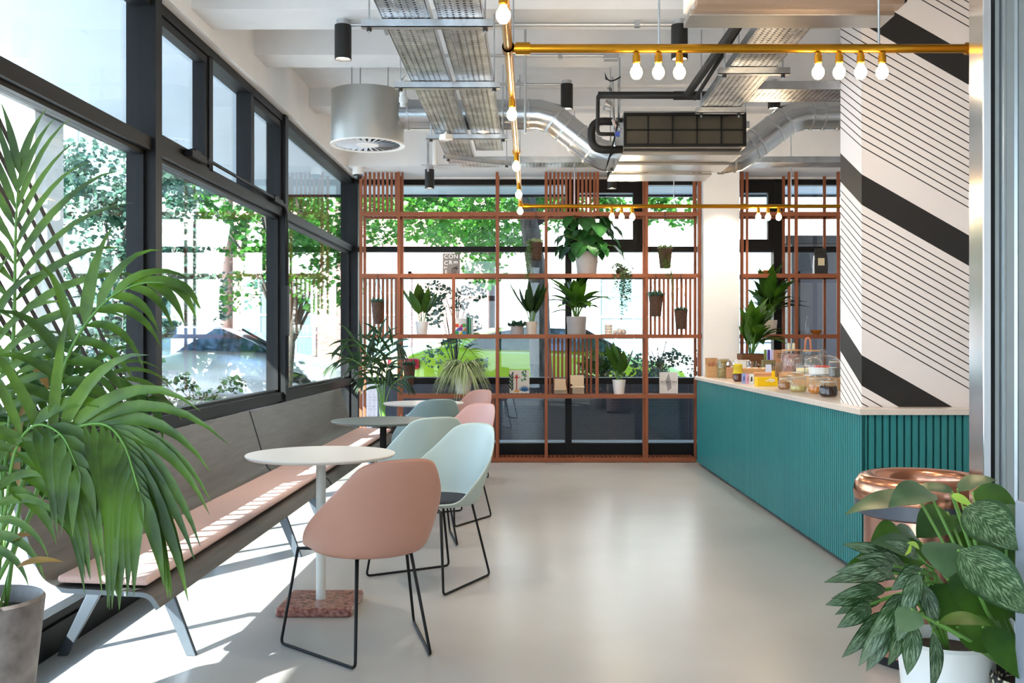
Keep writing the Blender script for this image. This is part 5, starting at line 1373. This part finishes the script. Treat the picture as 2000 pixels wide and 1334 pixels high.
# stacked discs and balls
for k in range(4):
    y = 10.9; x = (1188.5-U0)*y/F
    o = single('wooden_disc', MB().lathe([(.036, 0), (.043, .006), (.043, .022), (.036, .028)], (x, y, Z3+.018+.0285*k), 28), mat('whitewood', '#E3D8CC', .5) if k == 0 else bpy.data.materials['whitewood'],
               ['bottom', 'second from bottom', 'third from bottom', 'top'][k]+' disc of the pale stack on the middle shelf', 'disc', 'stacked pale discs', smooth=True, autos=True)
for (u, r, l) in ((1201, .026, 'pale wooden ball beside the disc stack, leftmost of the balls'), (1218, .03, 'pale wooden ball, rightmost beside the disc stack')):
    y = 10.88; single('wooden_ball', MB().sphere(((u-U0)*y/F, y, Z3+.018+r), r, 20, 12), bpy.data.materials['whitewood'], l, 'ball', 'pale wooden balls', smooth=True)
y = 10.9; single('wooden_ball', MB().sphere(((1209-U0)*y/F, y-.035, Z3+.018+.034), .034, 20, 12), bpy.data.materials['whitewood'], 'largest pale wooden ball between two smaller balls', 'ball', 'pale wooden balls', smooth=True)
def bowl(label, u, z, r, h, y=10.88):
    t = single('wooden_bowl', MB().lathe([(r*.45, 0), (r*.8, h*.35), (r, h), (r*.94, h), (r*.7, h*.4), (r*.3, h*.15)], ((u-U0)*y/F, y, z), 32, True, True), BWOOD, label, 'bowl', 'small wooden bowls', smooth=True, autos=True); return t
bowl('small amber wooden bowl on the upper shelf right of the white column', 1500, Z2+.018, .062, .048)
bowl('small amber wooden bowl on the middle shelf near the striped pillar', 1594, Z3+.018, .064, .052)
BAG = mat('black_bag', '#1D1B1A', .35, var=.3, bump=.2, bscale=20)
y = 10.88; t = thing('coffee_bag', 'black coffee bag with a cream label on the upper shelf by the striped pillar', 'bag', ((1602-U0)*y/F, y, Z2+.018))
m = MB(); ws = [(.072, .035, 0), (.075, .038, .1), (.07, .032, .2), (.06, .015, .255), (.056, .006, .29)]
for (a, b, z) in ws: m.v += [(-a, -b, z), (a, -b, z), (a, b, z), (-a, b, z)]
for j in range(4):
    for i in range(4): m._f((4*j+i, 4*j+(i+1) % 4, 4*j+4+(i+1) % 4, 4*j+4+i))
m._f((3, 2, 1, 0)); m._f((16, 17, 18, 19)); build('bag_body', m, BAG, t, bevel=.004)
build('label', MB().box((-.035, -.0405, .1), (.035, -.039, .18)), mat('cream_label', '#D9C9A4', .6), t)
y = 10.88; single('glass_bottle', MB().lathe([(.02, 0), (.022, .01), (.022, .12), (.01, .16), (.009, .2)], ((1577-U0)*y/F, y, Z3+.018), 16), JARG, 'slim clear bottle on the middle shelf left of the wooden bowl', 'bottle', smooth=True, autos=True)
# ================================================================== things on the counter
ZC_ = .936
def at(u, v):                      # point on the worktop under picture point (u, v)
    y = (EYE-ZC_)*F/(v-V0); return ((u-U0)*y/F, y, ZC_)
def at2(u, y, z=0): return ((u-U0)*y/F, y, ZC_+z)
def jar(label, u, v, r, h, fill, fm, lid='glass', squat=False, neck=.8, p=None):
    p = p or at(u, v); t = thing('glass_jar', label, 'jar', p, 0, 'glass jars on the counter')
    if squat: prof = [(r*.8, 0), (r, h*.12), (r*1.0, h*.4), (r*.92, h*.58), (r*neck, h*.68), (r*neck, h*.8)]
    else: prof = [(r*.9, 0), (r, h*.05), (r, h*.8), (r*.88, h*.88), (r*.88, h*.93)]
    build('jar_glass', MB().lathe(prof, seg=28, capt=False), JARG, t, smooth=True, autos=True)
    q = random.Random(int(u)); f = MB().lathe([(r*.75, .004), (r*.9, h*.12), (r*.9, h*fill*.9), (r*.7, h*fill)], seg=20)
    for k in range(46):
        a = q.uniform(0, 2*PI); rr_ = r*.86*math.sqrt(q.random()); z = h*q.uniform(.08, fill)
        rr_ = r*.82 if q.random() < .7 else rr_
        c = Vector((rr_*math.cos(a), rr_*math.sin(a), z)); M_ = Matrix.Translation(c) @ Matrix.Rotation(q.uniform(0, 3), 4, 'X') @ Matrix.Rotation(q.uniform(0, 3), 4, 'Z')
        f.cbox((0, 0, 0), (r*.3, r*.16, r*.12), M_)
    build('contents', f, fm, t)
    zt = prof[-1][1]; rt = prof[-1][0]
    if lid == 'glass':
        build('lid', MB().lathe([(rt*1.02, 0), (rt*1.06, h*.03), (rt*.9, h*.14), (rt*.3, h*.17)], (0, 0, zt), 28), JARG, t, smooth=True, autos=True)
        build('rubber_seal', MB().lathe([(rt*1.0, 0), (rt*1.05, .002), (rt*1.05, .005), (rt, .007)], (0, 0, zt-.004), 28), mat('seal', '#D8C8B8', .6) if 'seal' not in bpy.data.materials else bpy.data.materials['seal'], t)
        w = MB(); w.tube(arc([((rt*1.03, -.01, zt), 0), ((rt*1.18, -.01, zt-.02), .01), ((rt*1.18, .01, zt-.02), .01), ((rt*1.03, .01, zt), 0)]), .0014, 5)
        w.tube([(rt*1.03*math.cos(a), rt*1.03*math.sin(a), zt-.006) for a in [2*PI*i/20 for i in range(21)]], .0012, 5)
        build('wire_clasp', w, GALV, t)
    elif lid == 'wood':
        build('lid', MB().lathe([(rt*1.05, 0), (rt*1.08, .003), (rt*1.08, .012), (rt*1.04, .015)], (0, 0, zt), 28), WOOD, t, smooth=True, autos=True)
    return t
OAT = mat('oat_pasta', '#B09A62', .8, c2='#6E6238', vscale=50); NUT = mat('purple_biscuit', '#8A6468', .7, c2='#C9A9A0', vscale=60)
CRM = mat('cream_sweets', '#D9C67E', .6); ORG = mat('orange_sweets', '#E08A1E', .5); DRK = mat('dark_biscuits', '#33211E', .8, var=.3, vscale=70); CHO = mat('caramel', '#B07840', .7); GRN = mat('grey_seeds', '#77746C', .8)
jar('tall open jar of dried pasta shapes beside the wooden box', 1412, 738.5, .062, .215, .88, OAT, None)
jar('squat clip jar of caramel biscuits, leftmost in the front row', 1533, 760.5, .052, .105, .5, CHO, squat=True)
jar('squat clip jar of pale yellow sweets, second in the front row', 1559, 765, .062, .13, .33, CRM, squat=True)
jar('squat clip jar with orange sweets, third in the front row', 1594, 768, .056, .13, .35, ORG, squat=True)
jar('squat clip jar of dark biscuits nearest the striped pillar', 1618, 775, .062, .125, .55, DRK, squat=True)
jar('big jar of purple brown biscuits with a wooden lid behind the cake domes', 1546, 724, .095, .30, .85, NUT, 'wood', p=at2(1546, 9.45))
jar('big jar with wooden lid partly hidden behind the larger cake dome', 1583, 722, .088, .295, .5, NUT, 'wood', p=at2(1585, 9.35))
jar('small clip jar of grey seeds by the pillar, under the larger dome', 1629, 737, .045, .13, .55, GRN, squat=False, p=at2(1630, 7.62, .092))
jar('low clip jar behind the front row, lid tilted', 1549, 752, .06, .1, .3, CRM, squat=True)
jar('small clip jar with brown sweets between the second and third front jars', 1577, 755, .035, .1, .6, DRK, squat=True)
jar('clip jar behind the dark biscuits, touching the wooden board', 1607, 756, .05, .115, .3, CRM, squat=True, p=at2(1606, 7.3))
# wooden board with cake domes
b0_ = at(1572, 737)
single('wooden_riser', MB().box((2.2, 7.5, ZC_), (2.54, 9.2, ZC_+.09)), WOOD, 'long pale wooden riser under the glass cake domes', 'riser', bevel=.004)
def dome(label, u, v, r, h, bowlm=None):
    y = v; x = (u-U0)*y/F; t = thing('cake_dome', label, 'cake dome', (x, y, ZC_+.091), 0, 'glass cake domes')
    prof = [(r, .004), (r, h*.5), (r*.93, h*.72), (r*.72, h*.9), (r*.4, h*.985), (.008, h)]
    build('plate', MB().lathe([(r*.6, 0), (r*1.06, .003), (r*1.06, .008), (r*.6, .006)], seg=40), WPOT, t, smooth=True, autos=True)
    build('glass_dome', MB().lathe(prof, seg=40, capb=False), JARG, t, smooth=True)
    build('knob', MB().sphere((0, 0, h+.022), .024, 16, 10), JARG, t, smooth=True)
    return t, x, y
t, x, y = dome('smaller glass cake dome, left and behind', 1577, 8.75, .13, .15)
c = MB().lathe([(.06, .008), (.095, .014), (.095, .04), (.09, .045)], seg=24); build('cake', c, CRM, t, smooth=True, autos=True)
t, x, y = dome('larger glass cake dome with a white bowl of red berries', 1607, 8.0, .145, .17)
single('white_bowl', MB().lathe([(.09, 0), (.105, .01), (.112, .06), (.106, .06), (.1, .02)], (x, y, ZC_+.101), 32), WPOT, 'white bowl under the larger cake dome', 'bowl', smooth=True, autos=True)
q = random.Random(9)
RED = mat('red_berry', '#D9402A', .4)
for k in range(7):
    a = k*.9; r_ = .055 if k else 0
    single('red_berry', MB().sphere((x+r_*math.cos(a), y+r_*math.sin(a), ZC_+.165), .013, 10, 6), RED, 'red berry in the white bowl under the larger cake dome', 'berry', 'red berries in the white bowl', smooth=True)
# box of sticks at the far corner
p = at(1391, 737); t = thing('wooden_box', 'pale wooden box of sugar sticks at the far corner of the counter', 'box', p)
w_ = .062
build('box_front', MB().box((-w_, -.06, 0), (w_, -.05, .115)), WOOD, t); build('box_back', MB().box((-w_, .05, 0), (w_, .06, .2)), WOOD, t)
build('box_side', MB().box((-w_, -.05, 0), (-w_+.01, .05, .13)), WOOD, t); build('box_side', MB().box((w_-.01, -.05, 0), (w_, .05, .13)), WOOD, t)
q = random.Random(4)
for k in range(9):
    x = -.045+.0112*k; single('sugar_stick', MB().box((p[0]+x, p[1]-.02+q.uniform(-.02, .02), ZC_+.02), (p[0]+x+.009, p[1]-.012, ZC_+.165+q.uniform(-.02, .02))), [mat('kraft_paper', '#C98F6A', .7) if k == 0 else bpy.data.materials.get('kraft_paper')][0], 'thin brown sugar stick standing in the pale wooden box', 'sugar stick', 'sugar sticks in the wooden box')
p = at(1430, 739); t = thing('wooden_box', 'pale wooden box just behind the tall pasta jar', 'box', (p[0], p[1]+.02, p[2]))
build('box_body', MB().box((-.06, -.05, 0), (.06, .06, .11)), mat('tan_wood', '#B98A66', .6), t, bevel=.003)
SILV2 = mat('foil_silver', '#C9C2BE', .25, 1, bump=.5, bscale=60)
for k, (dx, l) in enumerate(((-.03, 'crumpled silver packet, left, on the wooden box behind the pasta jar'), (.03, 'crumpled silver packet, right, on the wooden box behind the pasta jar'))):
    single('foil_packet', MB().lathe([(.012, 0), (.03, .02), (.026, .05), (.01, .075)], (p[0]+dx, p[1]+.02, ZC_+.111), 7), SILV2, l, 'packet', 'silver packets on the box')
t = thing('white_tub', 'white square tub behind the small round jars', 'tub', at2(1449, 9.85))
build('tub_body', MB().box((-.065, -.05, 0), (.065, .06, .178)), WPOT, t, bevel=.008)
build('tub_lid', MB().box((-.068, -.053, .178), (.068, .063, .186)), WPOT, t)
# round jar with yellow cloth
p = at(1441, 745); t = thing('jam_jar', 'round brown jam jar with a yellow cloth lid', 'jar', p)
build('jar_body', MB().lathe([(.03, 0), (.046, .02), (.046, .06), (.036, .08)], seg=24), mat('brown_jam', '#4E2516', .25, spec=.8), t, smooth=True, autos=True)
build('cloth_lid', MB().lathe([(.05, -.012), (.046, 0), (.04, .03), (.044, .04), (.04, .07), (.03, .078)], (0, 0, .085), 16), mat('mustard_cloth', '#C9B22A', .8, var=.15, vscale=40), t, smooth=True, autos=True)
# small cards in a row
for (u, v, c, l) in ((1453, 749, '#8FA3D6', 'small blue card standing on the counter left of the pink card'), (1461, 750, '#D9A3B4', 'small pink card standing beside the blue card'), (1468, 750.5, '#DDE3E0', 'small white card with a black mark beside the yellow box')):
    p = at(u, v); t = thing('small_card', l, 'card', p, 0, 'small cards on the counter')
    build('card', MB().box((-.019, -.003, 0), (.019, .003, .09)), mat('card_'+c[1:], c, .6), t)
    build('printed_mark', MB().extrude([(-.01, .02), (.008, .03), (.004, .07), (-.006, .06)], 'y', -.004, -.003), DK if u > 1465 else mat('mark_'+c[1:], '#5A5F96' if u < 1455 else '#B5808A', .6), t)
p = at(1496, 754); t = thing('card_box', 'bright yellow box with small white writing on the counter edge', 'box', p, .05)
build('box_body', MB().box((-.085, -.045, 0), (.085, .045, .075)), mat('bright_yellow', '#F2C800', .4), t, bevel=.002)
build('raised_flap', MB().box((.06, .03, .075), (.085, .045, .125)), bpy.data.materials['bright_yellow'], t)
m = MB()
for k in range(9): m.box((-.012+.009*k, -.047, .038+.004*math.sin(k)), (-.006+.009*k, -.0455, .05+.003*math.cos(k*2)))
m.extrude([(.0, .055), (.03, .064), (.06, .055), (.06, .053), (.0, .053)], 'y', -.047, -.0455)
build('white_print', m, WL, t)
p = at(1494, 749); single('wooden_roll', MB().tube([(p[0]-.09, p[1]+.05, ZC_+.085), (p[0]+.07, p[1]+.05, ZC_+.085)], .012, 14).box((p[0]-.09, p[1]+.04, ZC_), (p[0]+.07, p[1]+.06, ZC_+.075)), mat('pinkish_wood', '#D29A70', .5), 'pale wooden bar resting behind the yellow box', 'wooden bar', bevel=.001)
p = at2(1478, 9.3); t = thing('low_tray', 'shallow wooden crate of small wrapped sweets in front of the basket', 'tray', p)
build('tray_body', MB().box((-.15, -.05, 0), (.15, .1, .09)).box((-.15, -.05, .09), (.15, -.044, .115)), WOOD, t)
for k in range(12):
    q2 = random.Random(k); single('wrapped_sweet', MB().sphere((p[0]-.135+.0245*k, p[1]+q2.uniform(-.01, .05), ZC_+.108), .02, 8, 6), mat('sweet_%d' % (k % 3), ('#D9B0A0', '#C9A77F', '#E8DCC8')[k % 3], .5) if k < 3 else bpy.data.materials['sweet_%d' % (k % 3)], 'small pale wrapped sweet lying in the shallow wooden crate', 'sweet', 'wrapped sweets in the low tray', smooth=True)
t = thing('milk_jug', 'small chrome milk jug in front of the brown basket', 'jug', at2(1468, 9.75)); t.scale = (1.1, 1.1, 1.6)
build('jug_body', MB().lathe([(.04, 0), (.052, .02), (.045, .07), (.05, .11), (.044, .11)], seg=24), mat('jug_chrome', '#B9B2AC', .12, 1), t, smooth=True, autos=True)
build('handle', MB().tube(arc([((.045, 0, .09), 0), ((.085, 0, .09), .02), ((.08, 0, .02), .02), ((.05, 0, .025), 0)]), .005, 8), bpy.data.materials['jug_chrome'], t, smooth=True)
# cups with straws / packets
p = at2(1515, 8.9); t = thing('plastic_cup', 'translucent cup of wooden stirrers beside the big biscuit jar', 'cup', p)
build('cup', MB().lathe([(.035, 0), (.055, .175), (.053, .175), (.034, .01)], seg=24, capt=False), glassmat('cup_plastic', '#E9E4DC', 1.4, 2, .15), t, smooth=True, autos=True)
for k in range(9): build('stirrer', MB().cbox((-.026+.0062*k, (k % 3-1)*.012, .075), (.004, .002, .15)), WOODP, t)
p = at2(1501, 9.6); t = thing('tea_caddy', 'open olive box of purple and green tea packets on the counter', 'box', (p[0], p[1], p[2]))
build('caddy_body', MB().box((-.06, -.04, 0), (.06, .05, .19)), mat('olive_tin', '#7B7350', .5), t, bevel=.003)
for k, (c, l) in enumerate((('#6F7F3A', 'green'), ('#4A2F86', 'dark purple'), ('#C8C4E6', 'lilac'))):
    single('tea_packet', MB().cbox((p[0]-.03+.032*k, p[1]+.0, ZC_+.191+.05), (.028, .006, .1)), mat('packet_'+l.replace(' ', '_'), c, .5), l+' tea packet sticking out of the olive box', 'packet', 'tea packets')
p = at2(1523, 9.9); t = thing('cardboard_box', 'brown cardboard box with dark writing beside the big biscuit jar', 'box', (p[0], p[1], p[2]))
build('box_body', MB().box((-.05, -.04, 0), (.05, .05, .285)), mat('kraft_card', '#B98964', .7), t, bevel=.002)
m = MB()
for k in range(3): m.box((-.035, -.0415, .21+.018*k), (.035, -.04, .216+.018*k))
build('printed_lines', m, DK, t)
p = at2(1501, 8.8); single('tent_card', MB().extrude([(p[1]-.025, ZC_), (p[1]+.025, ZC_), (p[1], ZC_+.165)], 'x', p[0]-.025, p[0]+.025), mat('tent_card', '#C9D3EE', .6), 'small pale blue tent card behind the yellow box', 'card')
# utensils on the wooden jar lids
for (u, c, l) in ((1539, '#CFC9AE', 'pair of glass salt shakers'),):
    for k in (0, 1):
        y_ = 12.0
        pt = P(1541+9*k, 679, 9.45); zt = ZC_+.30*.93+.0155
        single('salt_shaker', MB().lathe([(.014, 0), (.014, .05), (.009, .06)], (pt.x, 9.45, zt), 14), mat('shaker_glass', '#CBCBB4', .2) if k == 0 else bpy.data.materials['shaker_glass'], ('left' if k == 0 else 'right')+' pale shaker on the wooden lid of the big jar', 'shaker', 'pale shakers', smooth=True, autos=True)
jt = at2(1585, 9.35); pt = P(1578, 678, jt[1])
m = MB().tube(arc([((pt.x-.028, jt[1], ZC_+.295*.93+.0155), 0), ((pt.x-.02, jt[1], ZC_+.295*.93+.13), .03), ((pt.x+.02, jt[1], ZC_+.295*.93+.13), .03), ((pt.x+.028, jt[1], ZC_+.295*.93+.0155), 0)]), .008, 8)
single('pink_tongs', m, mat('pink_tongs_wood', '#D98A6A', .5), 'pink wooden tongs standing on the wooden jar lid', 'tongs', smooth=True)
# ================================================================== camera and light
cam = bpy.data.cameras.new('camera'); co = bpy.data.objects.new('camera', cam); col.objects.link(co)
co.location = (0, 0, EYE); co.rotation_euler = (PI/2, 0, 0)
cam.sensor_width = 36; cam.lens = 36*F/2000; cam.shift_x = -(U0-1000)/2000; cam.shift_y = (V0-667)/2000; cam.clip_start = .05; cam.clip_end = 300
bpy.context.scene.camera = co
sun = bpy.data.lights.new('sun', 'SUN'); sun.energy = 14; sun.angle = .006; sun.color = (1, .96, .9)
so = bpy.data.objects.new('sun', sun); col.objects.link(so)
so.rotation_euler = Vector((.54, .84, -.54)).to_track_quat('-Z', 'Y').to_euler()
w = bpy.data.worlds.new('world'); bpy.context.scene.world = w; w.use_nodes = True
nt = w.node_tree; bg = nt.nodes['Background']
tc = N(nt, 'ShaderNodeTexCoord'); sp = N(nt, 'ShaderNodeSeparateXYZ'); nt.links.new(tc.outputs['Generated'], sp.inputs[0])
rp = N(nt, 'ShaderNodeValToRGB'); nt.links.new(sp.outputs[2], rp.inputs[0])
rp.color_ramp.elements[0].position = 0; rp.color_ramp.elements[0].color = hx('#E3ECF6')
rp.color_ramp.elements[1].position = .7; rp.color_ramp.elements[1].color = hx('#92BAEE')
nt.links.new(rp.outputs[0], bg.inputs[0]); bg.inputs[1].default_value = 3.2
vs = bpy.context.scene.view_settings
bpy.context.scene.display_settings.display_device = 'sRGB'
vs.view_transform = 'Standard'; vs.look = 'None'; vs.exposure = 1.03; vs.gamma = 1; vs.use_curve_mapping = False
